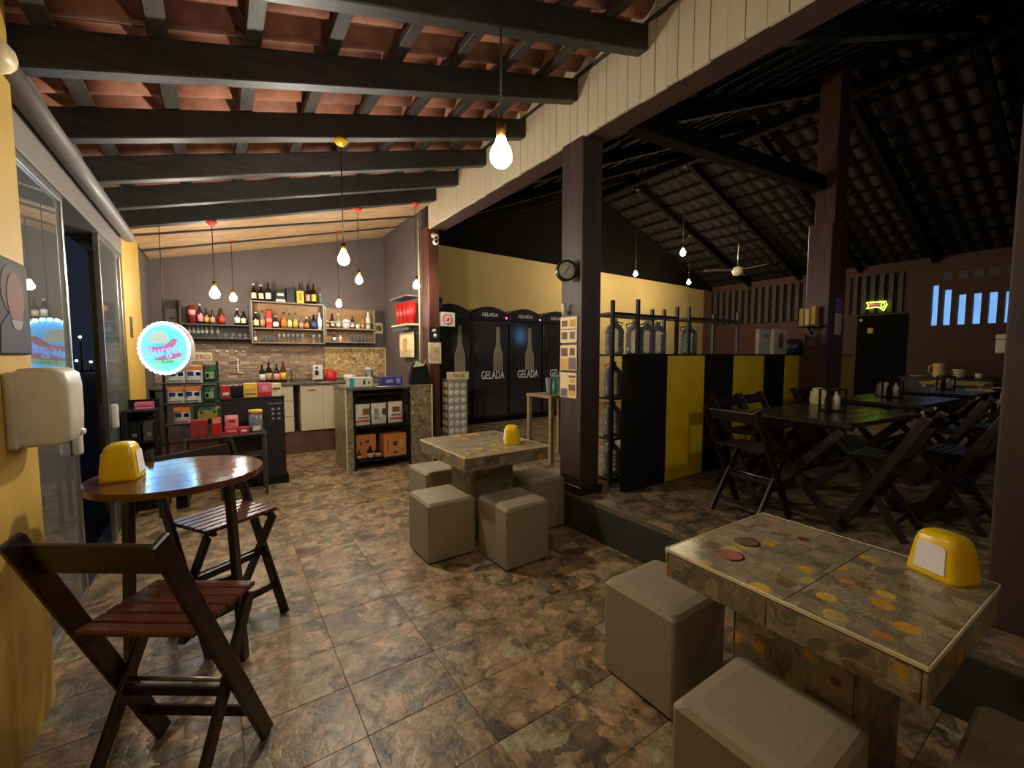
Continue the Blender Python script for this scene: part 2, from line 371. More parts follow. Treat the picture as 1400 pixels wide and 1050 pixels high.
t = thing('pipe', 'long thick grey pipe running under the rafters above the glass doors', 'pipe', (-.66, 0, 0))
part('tube', MB().cyl((0, 2.52, 2.63), (0, 5.42, 2.60), .05, 16), pm('grey pipe', (116, 110, 104), .5, var=.08), t)
part('end_cap', MB().lathe([(.0, 0), (.06, 0), (.064, .02), (.05, .12), (0, .13)], 14, (0, 2.53, 2.63), Matrix.Rotation(R(90), 4, 'X')), M_trim, t, label='cream end cap', smooth=True)
# picture on the yellow wall
t = thing('wall_picture', 'dark portrait print hung on the yellow wall above the towel dispenser', 'picture', (-.648, 2.40, 1.68))
QM = lambda y, z, x=.012: Matrix.Translation((x, y, z)) @ Matrix(((0, 0, 1, 0), (1, 0, 0, 0), (0, 1, 0, 0), (0, 0, 0, 1)))
ell = lambda a, b, n=16: [(a*math.cos(i*2*PI/n), b*math.sin(i*2*PI/n)) for i in range(n)]
part('board', MB().bb(0, .012, -.24, .19, -.18, .18, .006), pm('picture ground', (36, 30, 30), .7), t)
part('hair_print', MB().prism(ell(.12, .10), .0015, QM(.03, .06)), pm('print hair', (74, 58, 48), .7), t); part('face_print', MB().prism(ell(.082, .098), .003, QM(.04, .035)), pm('print skin', (124, 84, 68), .7), t)
part('coat_print', MB().prism([(-.16, -.10), (.14, -.10), (.13, .0), (.06, .05), (-.06, .05), (-.14, .0)], .002, QM(.03, -.075)), pm('print coat', (46, 48, 64), .7), t)
part('collar_print', MB().prism([(-.06, .0), (.06, .0), (.03, -.035), (-.03, -.035)], .003, QM(.04, -.05, .0125)), pm('print collar', (150, 142, 140), .7), t)
# towel dispenser
t = thing('towel_dispenser', 'white paper towel dispenser on the yellow wall beside the glass door', 'dispenser', (-.65, 2.43, 1.30))
def rrect(hx, hy, r, z, n=4, cx=0, cy=0):
    P = []
    for sx, sy, a0 in ((1, 1, 0), (-1, 1, 90), (-1, -1, 180), (1, -1, 270)):
        for k in range(n+1):
            a = R(a0+90*k/n); P.append((cx+sx*(hx-r)+r*math.cos(a), cy+sy*(hy-r)+r*math.sin(a), z))
    return P
secs = [[(x+.085, y, z) for x, y, z in rrect(dx, .112, .03, zz, cx=0)] for dx, zz in ((.06, -.145), (.08, -.13), (.085, -.04), (.085, .08), (.078, .125), (.05, .148))]
secs = [[(max(x, .0), y, z) for x, y, z in s_] for s_ in secs]
part('cover', MB().loft(secs), M_white, t, smooth=True)
part('back_plate', MB().bb(0, .03, -.13, .13, -.15, .135, .01, 2), pm('dispenser back', (196, 186, 160), .45), t)
part('lever', MB().box((.155, .05, -.12), (.045, .05, .03), None, .012, 2), M_white, t, smooth=True)

# ------------------------------------------------------------------ outside, seen through the doors
struct('ground', MB().bb(-40, -.95, -10, 60, -.2, -.03), pm('terrace floor', (60, 60, 62), .7))
for i, (x, y, z) in enumerate([(-12, 50, 7.6), (-14.2, 50, 3.9), (-9.5, 50, 2.9), (-8.2, 50, 1.9), (-11, 52, 1.4), (-9.3, 52, .8), (-8.4, 52, .9), (-10.2, 52, .9)]):
    s = thing('street_lamp', ['tallest white street lamp in the dark beyond the glass doors', 'white street lamp beside the open door edge in the night', 'lone street lamp above the row of distant lights', 'small street lamp below the lone distant one',
        'low lamp at the near end of the distant light row', 'middle lamp of the distant light row', 'low lamp at the far end of the distant light row', 'second low lamp of the distant light row'][i], 'lamp', (x, y, -.03), 0, 'street lamps outside')
    part('post', MB().cyl((0, 0, 0), (0, 0, z), .05, 6), M_black, s); part('head', MB().lathe([(0, z), (.10, z+.05), (.10, z+.15), (0, z+.2)], 8), emit('street light %d' % i, (1, .93, .8), 2.5 if i < 4 else 1.5), s)
t = thing('sign_board', 'white printed board leaning outside the glass door near the round table', 'board', (-1.45, 4.5, -.03), R(20))
part('board', MB().box((0, 0, .25), (.5, .02, .5), (R(-35), 0, 0), .004), M_white, t)
part('leg', MB().bar((.1, .2, 0), (.1, .02, .35), .02, .02), M_alu, t); part('leg', MB().bar((-.1, .2, 0), (-.1, .02, .35), .02, .02), M_alu, t)

# ------------------------------------------------------------------ left lean-to roof
SL = .274
def zr(x): return 3.55+SL*(x-STEP)          # underside of the rafters
ce = bpy.data.objects.new('ceiling', None); C.objects.link(ce); ce['kind'] = 'structure'
RY = [-.15, .57, 1.29, 2.01, 2.70, 3.42, 4.14, 4.80, 5.44]
for y in RY:
    part('rafter', MB().prism([(-1.3, zr(-1.3)), (STEP, zr(STEP)), (STEP, zr(STEP)+.17), (-1.3, zr(-1.3)+.17)], .085, Matrix.Translation((0, y+.085, 0)) @ Matrix.Rotation(R(90), 4, 'X'), .006), M_raf, ce)
bx = [-.95+.385*i for i in range(10)]
for x in bx:
    part('batten', MB().box((x, 2.7, zr(x)+.17+.018), (.078, 6.9, .036), (0, -math.atan(SL), 0), .003), M_bat, ce)
sec = []
for k in range(13):
    u = k/12
    if u < .5: y = .11*u/.5; z = .042*math.sin(PI*u/.5)
    else: y = .11+.115*(u-.5)/.5; z = -.024*math.sin(PI*(u-.5)/.5)
    sec.append((y, z))
def tile_mesh(L, mat, name='tile'):
    th = .012; ring = lambda x, dz: [(x, y, z+dz) for y, z in sec]+[(x, y, z+dz+th) for y, z in reversed(sec)]
    return MB().loft([ring(0, 0), ring(L, .012)]).mesh(name, mat, True)
cl_me = tile_mesh(.43, M_clay)
sl_a = math.atan(SL)
nt_ = 0
for i in range(9):
    xa = bx[i]-.03
    for j in range(26):
        y = .30+j*.225
        if y > 5.75: continue
        o = obj('tile', cl_me, ce, (xa+random.uniform(-.008, .008), y+random.uniform(-.004, .004), zr(xa)+.17+.045+.024+(.012 if True else 0)+random.uniform(0, .004)), (0, -sl_a+R(1.2), random.uniform(-.012, .012)))
        nt_ += 1
roofrest = MB()
for i in range(9):
    xa = bx[i]-.03
    roofrest.box((xa+.2, -.95, zr(xa+.2)+.27), (.42, 2.4, .02), (0, -sl_a, 0))
o = part('tile_field', roofrest, M_clay, ce); o['kind'] = 'stuff'
# plank ceiling over the kitchen
def zk(x): return 3.57+.245*(x-STEP)
ck = struct('ceiling_kitchen', MB().prism([(-.95, zk(-.95)+.12), (2.6, zk(2.6)+.12), (2.6, zk(2.6)+.16), (-.95, zk(-.95)+.16)], 2.35, Matrix.Translation((0, 7.9, 0)) @ Matrix.Rotation(R(90), 4, 'X')), M_blackmat); ck['kind'] = 'structure'  # backing coloured black for the shade between the planks
for (ya, yb, dz, tw_) in ((5.54, 6.24, .0, .012), (6.26, 6.96, .0, -.008), (6.98, 7.69, .0, .006)):
    part('plank', MB().prism([(-.74, zk(-.74)+dz+tw_), (2.47, zk(2.47)+dz-tw_), (2.47, zk(2.47)+dz-tw_+.03), (-.74, zk(-.74)+dz+tw_+.03)], yb-ya, Matrix.Translation((0, yb, 0)) @ Matrix.Rotation(R(90), 4, 'X'), .006), M_plank, ck)

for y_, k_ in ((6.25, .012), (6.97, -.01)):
    part('seam_shade_strip', MB().bar((-.74, y_, zk(-.74)+k_-.006), (2.47, y_, zk(2.47)-k_-.006), .05, .022, .003), M_raf, ck)  # dark strips added to stand in for shade in the plank seams
# ------------------------------------------------------------------ the cream beam, pillars
be = struct('beam', MB().bb(2.50, 2.72, -2.2, 5.72, 3.255, 3.95), pm('beam core brown', (70, 46, 40), .6)); be['kind'] = 'structure'
y = -.4; k = 0
while y < 5.7:
    wd = random.uniform(.085, .125); wd = min(wd, 5.735-y)
    if wd < .03: break
    part('plank', MB().bb(STEP+random.uniform(0, .004), 2.51, y+.0008, y+wd-.0008, 3.25+random.uniform(-.004, .004), 4.0, .003), M_beamcream, be); y += wd; k += 1
p1 = struct('pillar_1', MB().bb(2.48, 2.70, 2.63, 2.89, ZF, 3.26, .006), M_pillar); p1['kind'] = 'structure'
part('plinth', MB().bb(2.47, 2.72, 2.60, 2.90, ZF, ZF+.07, .006), M_black, p1)
p2 = struct('pillar_2', MB().bb(2.48, 2.64, 5.74, 5.99, ZF*0, 3.3, .006), M_pillarred); p2['kind'] = 'structure'
p3 = struct('pillar_3', MB().bb(5.95, 6.42, 2.13, 2.38, ZF, 3.05, .008), M_pillarred); p3['kind'] = 'structure'
part('upper_post', MB().bb(6.05, 6.38, 2.15, 2.36, 3.05, 4.95, .006), M_pillarred, p3)
p4 = struct('pillar_4', MB().bb(2.75, 3.05, -.02, .34, ZF, 3.30, .008), M_pillar); p4['kind'] = 'structure'
one('conduit', MB().cyl((2.466, 6.05, 1.1), (2.466, 6.05, 3.45), .012, 8), M_trim, 'thin cream conduit running up the wall beside the brown post', 'pipe')

# ------------------------------------------------------------------ hall roof
RX, RZ = 7.2, 5.12
def zh(x): return 3.27+.41*(x-2.7) if x < RX else 3.27+.41*(RX-2.7)-.345*(x-RX)
ch = bpy.data.objects.new('ceiling_hall', None); C.objects.link(ch); ch['kind'] = 'structure'
for y in (-2.4, -1.2, .05, 1.25, 2.5, 3.75, 5.0, 6.25, 7.4):
    for xa, xb in ((2.72, RX), (RX, 12.4)):
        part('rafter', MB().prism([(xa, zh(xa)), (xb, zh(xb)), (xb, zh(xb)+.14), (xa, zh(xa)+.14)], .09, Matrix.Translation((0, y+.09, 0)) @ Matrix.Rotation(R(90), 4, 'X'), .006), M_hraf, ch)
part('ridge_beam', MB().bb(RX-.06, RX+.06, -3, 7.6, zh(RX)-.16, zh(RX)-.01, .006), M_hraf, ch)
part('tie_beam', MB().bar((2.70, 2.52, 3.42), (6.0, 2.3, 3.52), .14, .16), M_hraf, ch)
for xa, xb, s in ((2.75, RX, .41), (RX, 12.4, -.345)):
    n = int((xb-xa)/.38)
    for i in range(n):
        x = xa+.2+i*.38; part('batten', MB().box((x, 2.2, zh(x)+.16), (.05, 10.4, .036), (0, -math.atan(s), 0)), M_hraf, ch)
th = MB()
for xa, xb, s in ((2.6, RX, .41), (RX, 12.5, -.345)):       # corrugated courses of tiles coloured dark for the hall gloom
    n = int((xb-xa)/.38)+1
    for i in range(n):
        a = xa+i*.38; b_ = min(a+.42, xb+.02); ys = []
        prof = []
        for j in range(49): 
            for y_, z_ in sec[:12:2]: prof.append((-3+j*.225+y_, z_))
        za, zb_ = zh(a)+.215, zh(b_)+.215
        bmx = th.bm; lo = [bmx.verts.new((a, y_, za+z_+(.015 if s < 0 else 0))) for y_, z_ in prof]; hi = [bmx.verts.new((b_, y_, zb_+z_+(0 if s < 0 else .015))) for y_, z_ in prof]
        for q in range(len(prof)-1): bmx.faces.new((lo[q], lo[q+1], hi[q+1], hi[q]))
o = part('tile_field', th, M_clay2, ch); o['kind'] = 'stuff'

# ------------------------------------------------------------------ back walls
wb = struct('wall_back', MB().bb(-.95, 2.6, 7.70, 7.9, 0, 3.75), M_mauve)
struct('wall_kitchen_side', MB().bb(STEP, 2.60, 5.99, 7.70, 0, 3.75), M_mauve)['kind'] = 'structure'
struct('wall_hall_back', MB().bb(2.6, 11.35, 7.6, 7.75, ZF-.1, 3.57), M_cream)['kind'] = 'structure'
struct('wall_hall_corner', MB().bb(11.35, 12.4, 7.66, 7.8, ZF-.1, 3.45), M_cream)['kind'] = 'structure'
struct('wall_gable', MB().prism([(2.6, 3.57), (12.4, 3.45), (12.4, 3.62), (RX, 5.4), (2.6, 3.6)], .12, Matrix.Translation((0, 7.72, 0)) @ Matrix.Rotation(R(90), 4, 'X')), M_hraf)['kind'] = 'structure'
struct('wall_front', MB().bb(-.95, 2.6, -2.35, -2.2, 0, 3.9), M_cream)['kind'] = 'structure'
struct('wall_hall_front', MB().bb(2.6, 12.4, -5.65, -5.5, 0, 5.4), M_brownwall)['kind'] = 'structure'
# far hall wall with slat vents, door and lit slots
WX = 12.25
far = MB(); far.bb(WX, WX+.2, -5.5, 7.7, ZF-.1, 2.10)
YS = [(2.50, 2.60), (2.30, 2.38), (2.08, 2.16), (1.87, 1.96), (1.65, 1.74), (1.43, 1.53)]
slots = [(2.47, 2.58, 2.93), (2.28, 2.40, 2.82), (2.07, 2.19, 2.70), (1.86, 1.98, 2.70), (1.65, 1.77, 2.70), (1.43, 1.56, 2.69), (1.20, 1.34, 2.69), (.97, 1.11, 2.69)]
yy = 7.7
for a, b_, top in slots:
    far.bb(WX, WX+.2, b_, yy, 2.10, 3.5); far.bb(WX, WX+.2, a, b_, top, 3.5); yy = a
far.bb(WX, WX+.2, -4.3, yy, 2.10, 3.5); far.bb(WX, WX+.2, -5.5, -5.0, 2.1, 3.5); far.bb(WX, WX+.2, -5.0, -4.3, 2.75, 3.5)
wf = struct('wall_right', far, M_brownwall)
M_lit = emit('lit blue pane', (.22, .50, 1.0, 1), LITBLUE, .18)
wn = bpy.data.objects.new('window_3', None); C.objects.link(wn); wn['kind'] = 'structure'
for a, b_, top in slots: part('pane', MB().bb(WX+.15, WX+.16, a, b_, 2.10, top), M_lit, wn)
part('pane', MB().bb(WX+.15, WX+.16, -5.0, -4.3, 2.10, 2.75), emit('lit blue wide pane', (.22, .50, 1.0, 1), LITBLUE*8), wn)
for i, y in enumerate((2.28, 2.06, 1.85, 1.64, 1.42)): part('upper_slot', MB().bb(WX-.006, WX, y, y+.13, 3.0, 3.16, .002), pm('dusky slot', (70, 66, 88), .6), wn)
def vent(y0, y1, z0, z1, n, name):
    v = struct(name, MB().bb(WX-.01, WX+.001, y0, y1, z0, z1), M_blackmat)  # black sheet in place of the shaded gaps behind the slats
    st = (y1-y0)/n
    for i in range(n): part('slat', MB().bb(WX-.05, WX-.01, y0+i*st, y0+i*st+st*.52, z0, z1, .003), M_slat, v)
vent(4.85, 7.4, 2.36, 3.32, 14, 'window_4'); vent(3.02, 3.98, 2.42, 3.28, 6, 'window_5')
dr = struct('door_1', MB().bb(WX-.03, WX, 2.92, 3.80, ZF, 2.38, .004), M_door); part('handle', MB().lathe([(0, 0), (.03, .0), (.035, .03), (0, .06)], 10, (WX-.03, 3.72, 2.28), Matrix.Rotation(R(-90), 4, 'Y')), M_white, dr, label='small pale round lamp by the door top')
part('panel', MB().bb(WX-.04, WX-.03, 3.0, 3.72, .5, 1.4, .004), M_door, dr); part('panel', MB().bb(WX-.04, WX-.03, 3.0, 3.72, 1.5, 2.2, .004), M_door, dr)
part('note', MB().bb(WX-.045, WX-.04, 3.5, 3.6, 1.98, 2.1), M_print2, dr)
# green neon sign above the door
t = thing('neon_sign', 'small lime green neon arrow sign glowing above the dark hall door', 'sign', (WX-.08, 3.45, 2.60))
M_neon = emit('lime neon', (.55, 1, .06, 1), 1.6); M_neonr = emit('red neon', (1, .12, .18, 1), .6)
nm = lambda pts: [(0, -x, z) for x, z in pts]
part('outline_tube', MB().tube(nm([(-.18, .07), (.16, .07), (.18, .0), (.13, -.13), (.06, -.06), (.0, -.04), (-.18, -.06), (-.14, .0)]), .011, 6, True), M_neon, t)
part('shield_tube', MB().tube(nm([(.08, .04), (.14, .04), (.14, -.02), (.11, -.07), (.08, -.02)]), .006, 6, True), M_neon, t)
part('script_tube', MB().tube(nm([(-.13, .02), (-.1, .04), (-.08, 0), (-.05, .04), (-.03, 0), (0, .04), (.02, .0), (.05, .03)]), .006, 5), M_neonr, t)
part('mount', MB().bb(.01, .078, -.02, .02, -.02, .02), M_black, t)

# ------------------------------------------------------------------ hanging bulbs
def pendant(x, y, zb, ztop, capm, em, label, r=.042, cap=True, drop=0):
    t = thing('pendant_bulb', label, 'lamp', (x, y, ztop), 0, 'hanging filament bulbs')
    d = ztop-zb
    if cap: part('canopy', MB().lathe([(0, -.002), (.055, -.002), (.055, -.012), (.03, -.035), (.008, -.05), (0, -.05)], 14), capm, t, smooth=True)
    part('cord', MB().cyl((0, 0, 0), (0, 0, -d+r*2.6), .004, 6), M_cord, t)
    part('socket', MB().cyl((0, 0, -d+r*2.9), (0, 0, -d+r*1.55), r*.42, 10), M_brass, t)
    part('bulb', MB().lathe([(r*.36, r*1.65), (r*.5, r*1.2), (r*.85, r*.55), (r, 0), (r*.92, -r*.5), (r*.55, -r*.9), (0, -r*1.1)], 14, (0, 0, -d)), em, t, label='glowing glass bulb', smooth=True)
    return t
E_near = emit('near bulb glow', WARM, BULB['near']); E_mid = emit('mid bulb glow', WARM, BULB['mid']); E_kit = emit('kitchen bulb glow', WARM, BULB['kitchen']); E_hall = emit('hall bulb glow', AMBER, BULB['hall'])
M_capdk = pm('dark canopy', (60, 44, 36), .5)
pendant(.857, 1.33, 2.205, zr(.857), M_capdk, E_near, 'largest bright filament bulb hanging beside the cream beam', .04)
pendant(.75, -.55, 2.35, zr(.75), M_capdk, emit('entrance bulb glow', WARM, BULB['entrance']), 'bulb hanging near the entrance, above the corner where the photographer stands')
pendant(.81, 3.46, 2.22, zr(.81), M_ycap, E_mid, 'bright bulb on a long cord under a yellow canopy on a rafter', .042)
pendant(-.01, 5.49, 2.13, zr(-.01), M_redcap, E_kit, 'bulb under a red canopy above the snack rack', .045)
pendant(1.46, 5.49, 2.41, zr(1.46), M_redcap, E_kit, 'bulb under a red canopy above the end of the bar counter')
pendant(2.20, 5.49, 2.41, zr(2.20), M_redcap, E_kit, 'bulb under a red canopy beside the brown post')
pendant(.19, 6.9, 2.25, zk(.19)+.03, M_redcap, E_kit, 'small bulb in front of the bottle shelf with hanging glasses')
pendant(1.53, 6.9, 2.26, zk(1.53)+.03, M_redcap, E_kit, 'white glowing bulb in front of the bottle shelf beside the framed tile')
pendant(7.2, 4.95, 3.38, zh(RX)-.162, M_capdk, E_hall, 'amber bulb hanging alone in the middle of the dark hall roof', .05)
pendant(7.5, 6.295, 3.23, zh(7.5), M_capdk, E_hall, 'small hall bulb in front of the cream wall above the jug racks')
pendant(9.42, 6.295, 3.23, zh(9.42), M_capdk, E_hall, 'small hall bulb near the far corner of the cream wall')

E_ent = bpy.data.materials['entrance bulb glow']
pendant(3.7, .095, 2.55, zh(3.7), M_capdk, emit('hall entrance bulb glow', WARM, BULB['hall_entrance']), 'bulb hanging over the open end of the hall, beside the dark post')
# ------------------------------------------------------------------ burger sign
M_signglow = emit('sign face glow', (.10, .48, .95, 1), .3)
t = thing('round_sign', 'round lit blue burger sign with a ring of white lights above the snack rack', 'sign', (-.39, 4.9, 1.555), R(-34.2))
fm = Matrix.Rotation(R(90), 4, 'X')
part('rim', MB().lathe([(.238, .01), (.238, -.035), (.2, -.035), (.2, .01)], 40, (0, 0, 0), fm), M_white, t)
part('face', MB().lathe([(0, .012), (.215, .012), (.215, 0), (0, 0)], 40, (0, 0, 0), fm), M_signglow, t)
led = MB().box((0, 0, 0), (.034, .016, .026), None, .007).mesh('led', emit('sign led', (.50, .90, 1, 1), 2.2))
for i in range(32):
    a = 2*PI*i/32; obj('led', led, t, (.222*math.cos(a), -.018, .222*math.sin(a)), (0, -a+PI/2, 0))
FP = Matrix(((1, 0, 0, 0), (0, 0, -1, -.012), (0, 1, 0, 0), (0, 0, 0, 1)))
def flat(name, poly, mat, h=.003, off=0): part(name, MB().prism(poly, h, Matrix.Translation((0, -off, 0)) @ FP), mat, t)
flat('bun', [(-.11+.0, .045)]+[(-.045+.085*math.cos(a), .075+.075*math.sin(a)) for a in [PI*k/12 for k in range(13)]][::-1]+[(.045, .045)], emit('bun glow', (.62, .74, .62, 1), .17))
flat('patty', [(-.15, .02), (-.06, .012), (.0, .02), (.09, .09), (.125, .075), (.10, .03), (.02, -.03), (-.12, -.03)], emit('patty glow', (.62, .22, .36, 1), .17), .003, .001)
flat('patty', [(-.10, -.10), (.0, -.06), (.15, -.03), (.155, -.07), (.1, -.09), (-.04, -.11)], emit('patty glow two', (.55, .24, .42, 1), .17), .003, .001)
flat('lettuce', [(-.13, -.15), (-.06, -.105), (.05, -.10), (.13, -.075), (.14, -.11), (.06, -.135), (-.04, -.15)], emit('lettuce glow', (.36, .82, .55, 1), .18), .003, .002)
text('lettering', 'Burger', .132, emit('burger letters', (.42, .52, 1.0, 1), .24), t, (.0, -.019, -.022), (R(90), 0, 0), .002, sx=.92, shear=.15).rotation_euler = (R(90), R(-9), 0)
text('lettering', 'Kone', .05, emit('green letters', (.02, .4, .2, 1), .18), t, (.03, -.019, -.115), (R(90), R(-3), 0), .002)
part('hanger', MB().cyl((0, .0, .23), (0, .0, 1.26), .003, 5), M_cord, t)

# ------------------------------------------------------------------ folding chairs
def make_chair(label, mat_post, mat_seat, mat_leg):
    t = thing('folding_chair', label, 'chair', (0, 0, 0), 0, 'wooden folding bar chairs')
    a, b, H, wd = .177, .278, .988, .415; up = (0, 1, 0)
    for s in (-1, 1):
        part('post', MB().bar((a, s*wd/2, 0.004), (-b, s*wd/2, H), .064, .022, .005, up), mat_post, t)
        part('leg', MB().bar((-.20, s*(wd/2-.03), .004), (.150, s*(wd/2-.03), .60), .05, .022, .005, up), mat_leg, t)
    part('backrest', MB().bar((-b+.045, -wd/2-.0+.012, H-.075), (-b+.045, wd/2-.012, H-.075), .022, .11, .006, (-.42, 0, 1)), mat_leg, t)
    for s in (-1, 1): part('seat_rail', MB().bb(-.15, .165, s*.15-.012, s*.15+.012, .595, .615, .003), mat_leg, t)
    for i in range(6): part('slat', MB().bb(-.150+i*.0535, -.150+i*.0535+.048, -wd/2+.014, wd/2-.014, .616, .636, .005), mat_seat, t)
    k = .16; part('stretcher', MB().bar((a-(a+b)*k/H, -wd/2+.011, k), (a-(a+b)*k/H, wd/2-.011, k), .018, .04, .004), mat_leg, t)
    for k in (.12, .33): x = -.20+.35*k/.6; part('stretcher', MB().bar((x, -wd/2+.04, k), (x, wd/2-.04, k), .018, .036, .004), mat_leg, t)
    part('pivot', MB().cyl((-.0, -wd/2-.004, .365), (-.0, wd/2+.004, .365), .007, 8), M_steel, t)
    return t
c1 = make_chair('folding wooden chair at the round table, its back turned towards the room entrance', M_chair, M_seat, M_chairdk)
c1.location = (-.169, 1.852, 0); c1.rotation_euler = (0, 0, R(54.84))
dup(c1, (-.007, 2.777, 0), R(-58.7), 'folding wooden chair tucked under the round table, facing the other chair')
dup(c1, (-1.40, 3.95, -.03), R(150), 'dark folding chair standing outside in the night, seen through the open glass door')
h0 = make_chair('dark folding chair at the end of the first long hall table, by the yellow panels', M_hallw, M_hallw, M_hallw)
h0['group'] = 'dark folding chairs at the hall tables'; h0.scale = (.9, 1, .82); h0.location = (3.25, 1.62, ZF); h0.rotation_euler = (0, 0, R(-8))
HG = 'dark folding chairs at the hall tables'; HS = (.9, 1, .82)
for x, y, a, l in ((3.70, .97, 91, 'dark folding chair on the open side of the first hall table, near the mosaic table'), (4.28, .70, 86, 'second dark folding chair on the open side of the first hall table'),
    (5.42, .98, 92, 'first dark folding chair on the open side of the middle hall table'), (5.98, .74, 90, 'second dark folding chair on the open side of the middle hall table'),
    (7.2, 1.0, 90, 'dark folding chair on the open side of the last hall table'), (3.95, 1.98, -90, 'dark folding chair between the first hall table and the yellow panels'),
    (4.45, 2.0, -88, 'second folding chair between the first hall table and the striped partition'), (5.6, 2.0, -90, 'dark folding chair between the middle hall table and the partition')):
    dup(h0, (x, y, ZF), R(a), l, HG, HS)

# ------------------------------------------------------------------ round table
t = thing('round_table', 'round varnished plank bistro table with dark wooden legs', 'table', (-.171, 2.527, 0), R(4))
r_ = .335; n = 5; wdt = 2*r_/n
for i in range(n):
    y0 = -r_+i*wdt+.0006; y1 = y0+wdt-.0012; P = []
    for k in range(9):
        y = y0+(y1-y0)*k/8; P.append((math.sqrt(max(r_*r_-y*y, 0)), y))
    P = P+[(-x, y) for x, y in reversed(P)]
    Q = []
    for p in P:
        if not Q or (abs(p[0]-Q[-1][0])+abs(p[1]-Q[-1][1])) > 1e-4: Q.append(p)
    part('plank', MB().prism(Q, .03, Matrix.Translation((0, 0, .92)), .0012), M_tabletop, t)
part('apron', MB().bb(-.24, .24, -.02, .02, .88, .919, .003), M_chairdk, t); part('apron', MB().bb(-.02, .02, -.24, .24, .84, .879, .003), M_chairdk, t)
for sx in (-1, 1):
    for sy in (-1, 1): part('leg', MB().bar((sx*.21, -.05+sy*.075, .0), (sx*.18, -.04+sy*.065, .88), .05, .028, .004), M_chairdk, t)
for sx in (-1, 1): part('brace', MB().bb(sx*.205-.012, sx*.205+.012, -.12, .02, .30, .35, .003), M_chairdk, t)
part('brace', MB().bb(-.2, .2, -.062, -.038, .36, .41, .003), M_chairdk, t)

# ------------------------------------------------------------------ napkin holders
def holder(label, loc, rz, sticker=False, k=1, mat=None):
    t = thing('napkin_holder', label, 'napkin holder', loc, rz, 'napkin holders on the tables')
    m = mat or M_holder
    def rect(sx, sy, z): return rrect(sx, sy, .022*k, z, 3)
    part('body', MB().loft([rect(.060*k, .075*k, 0), rect(.060*k, .075*k, .012*k), rect(.052*k, .063*k, .10*k), rect(.046*k, .057*k, .128*k), rect(.038*k, .05*k, .140*k), rect(.026*k, .036*k, .145*k)]), m, t, smooth=True)
    for s in (-1, 1):
        # napkins showing in the slot of each open face
        P = [(-.045*k, .022*k), (.045*k, .022*k), (.040*k, .105*k), (.032*k, .112*k), (-.032*k, .112*k), (-.040*k, .105*k)]
        M = Matrix(((0, 0, s, s*.0605*k), (s, 0, 0, 0), (0, 1, 0, 0), (0, 0, 0, 1)))
        tilt = Matrix.Translation((s*.0635*k, 0, .0)) @ Matrix.Rotation(-s*R(5.3), 4, 'Y') @ Matrix.Translation((-s*.0605*k, 0, 0))
        part('napkin', MB().prism(P, .004*k, tilt @ Matrix.Translation((-s*.003*k, 0, 0)) @ M, .001), M_napkin, t, label='white napkins in the slot')
    if sticker: part('sticker', MB().bb(.006, .034, -.05, -.02, .1455, .147), M_white, t)
    return t
holder('yellow napkin holder at the edge of the round wooden table', (-.375, 2.545, .95), R(-6), True, 1.1)
holder('yellow napkin holder on the mosaic table ringed by four cube stools', (2.0, 2.95, .76), R(-28), k=1.05)
holder('yellow napkin holder with white napkins facing out on the large mosaic table', (1.985, .345, .76), R(-23), k=1.02)

# ------------------------------------------------------------------ mosaic tables and cube stools
def mosaic_table(label, x0, x1, y0, y1, px, py, ph):
    cx, cy = (x0+x1)/2, (y0+y1)/2; a, b = (x1-x0)/2, (y1-y0)/2
    t = thing('mosaic_table', label, 'table', (cx, cy, 0))
    part('slab', MB().bb(-a+.012, a-.012, -b+.012, b-.012, .652, .749), M_grout, t)
    e = 3
    for i in range(2):
        for j in range(2):
            if i == 0: part('tile', MB().bb(-a+.004, a-.004, (-b+.004, -b+.33)[j], (-b+.328, b-.004)[j], .749, .76, .0015), M_mosaic, t)
    for s in (-1, 1):
        for j in range(2):
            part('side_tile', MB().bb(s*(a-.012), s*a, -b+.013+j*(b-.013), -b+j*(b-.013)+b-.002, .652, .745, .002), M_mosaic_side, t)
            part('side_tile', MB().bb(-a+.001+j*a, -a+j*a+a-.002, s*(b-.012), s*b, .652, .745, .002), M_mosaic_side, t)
        part('edge_trim', MB().bb(s*(a-.002), s*(a+.002), -b, b, .749, .7612, .001), M_trim, t); part('edge_trim', MB().bb(-a+.004, a-.004, s*(b-.002), s*(b+.002), .749, .7612, .001), M_trim, t)
    part('pedestal', MB().bb(px-ph+.006, px+ph-.006, py-ph+.006, py+ph-.006, 0, .652), M_grout, t)
    for s in (-1, 1):
        for z in (0, .326):
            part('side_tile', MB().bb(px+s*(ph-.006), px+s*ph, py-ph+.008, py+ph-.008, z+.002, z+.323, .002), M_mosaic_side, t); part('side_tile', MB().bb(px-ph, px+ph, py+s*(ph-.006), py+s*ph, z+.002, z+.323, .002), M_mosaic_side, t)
    return t
mosaic_table('square mosaic tiled pedestal table in the middle of the room, ringed by four cube stools', 1.43, 2.19, 2.70, 3.54, 0, 0, .19)
mt = mosaic_table('large mosaic tiled pedestal table with a brown and a red oval, by the dark post', 1.375, 2.07, .235, .985, 0, 0, .19)
mt.rotation_euler = (0, 0, R(-2))
def disc(name, x, y, r, m, inner):
    p = part(name, MB().lathe([(0, 0), (r, 0), (r, .0015), (0, .0015)], 28, (x, y, .7603)), m, mt)
    part('ring_print', MB().lathe([(r*.82, 0), (r*.88, 0), (r*.88, .001), (r*.82, .001)], 28, (x, y, .7618)), inner, p); part('bar_print', MB().box((x, y, .7622), (r*1.0, r*.16, .001), (0, 0, R(20))), inner, p)
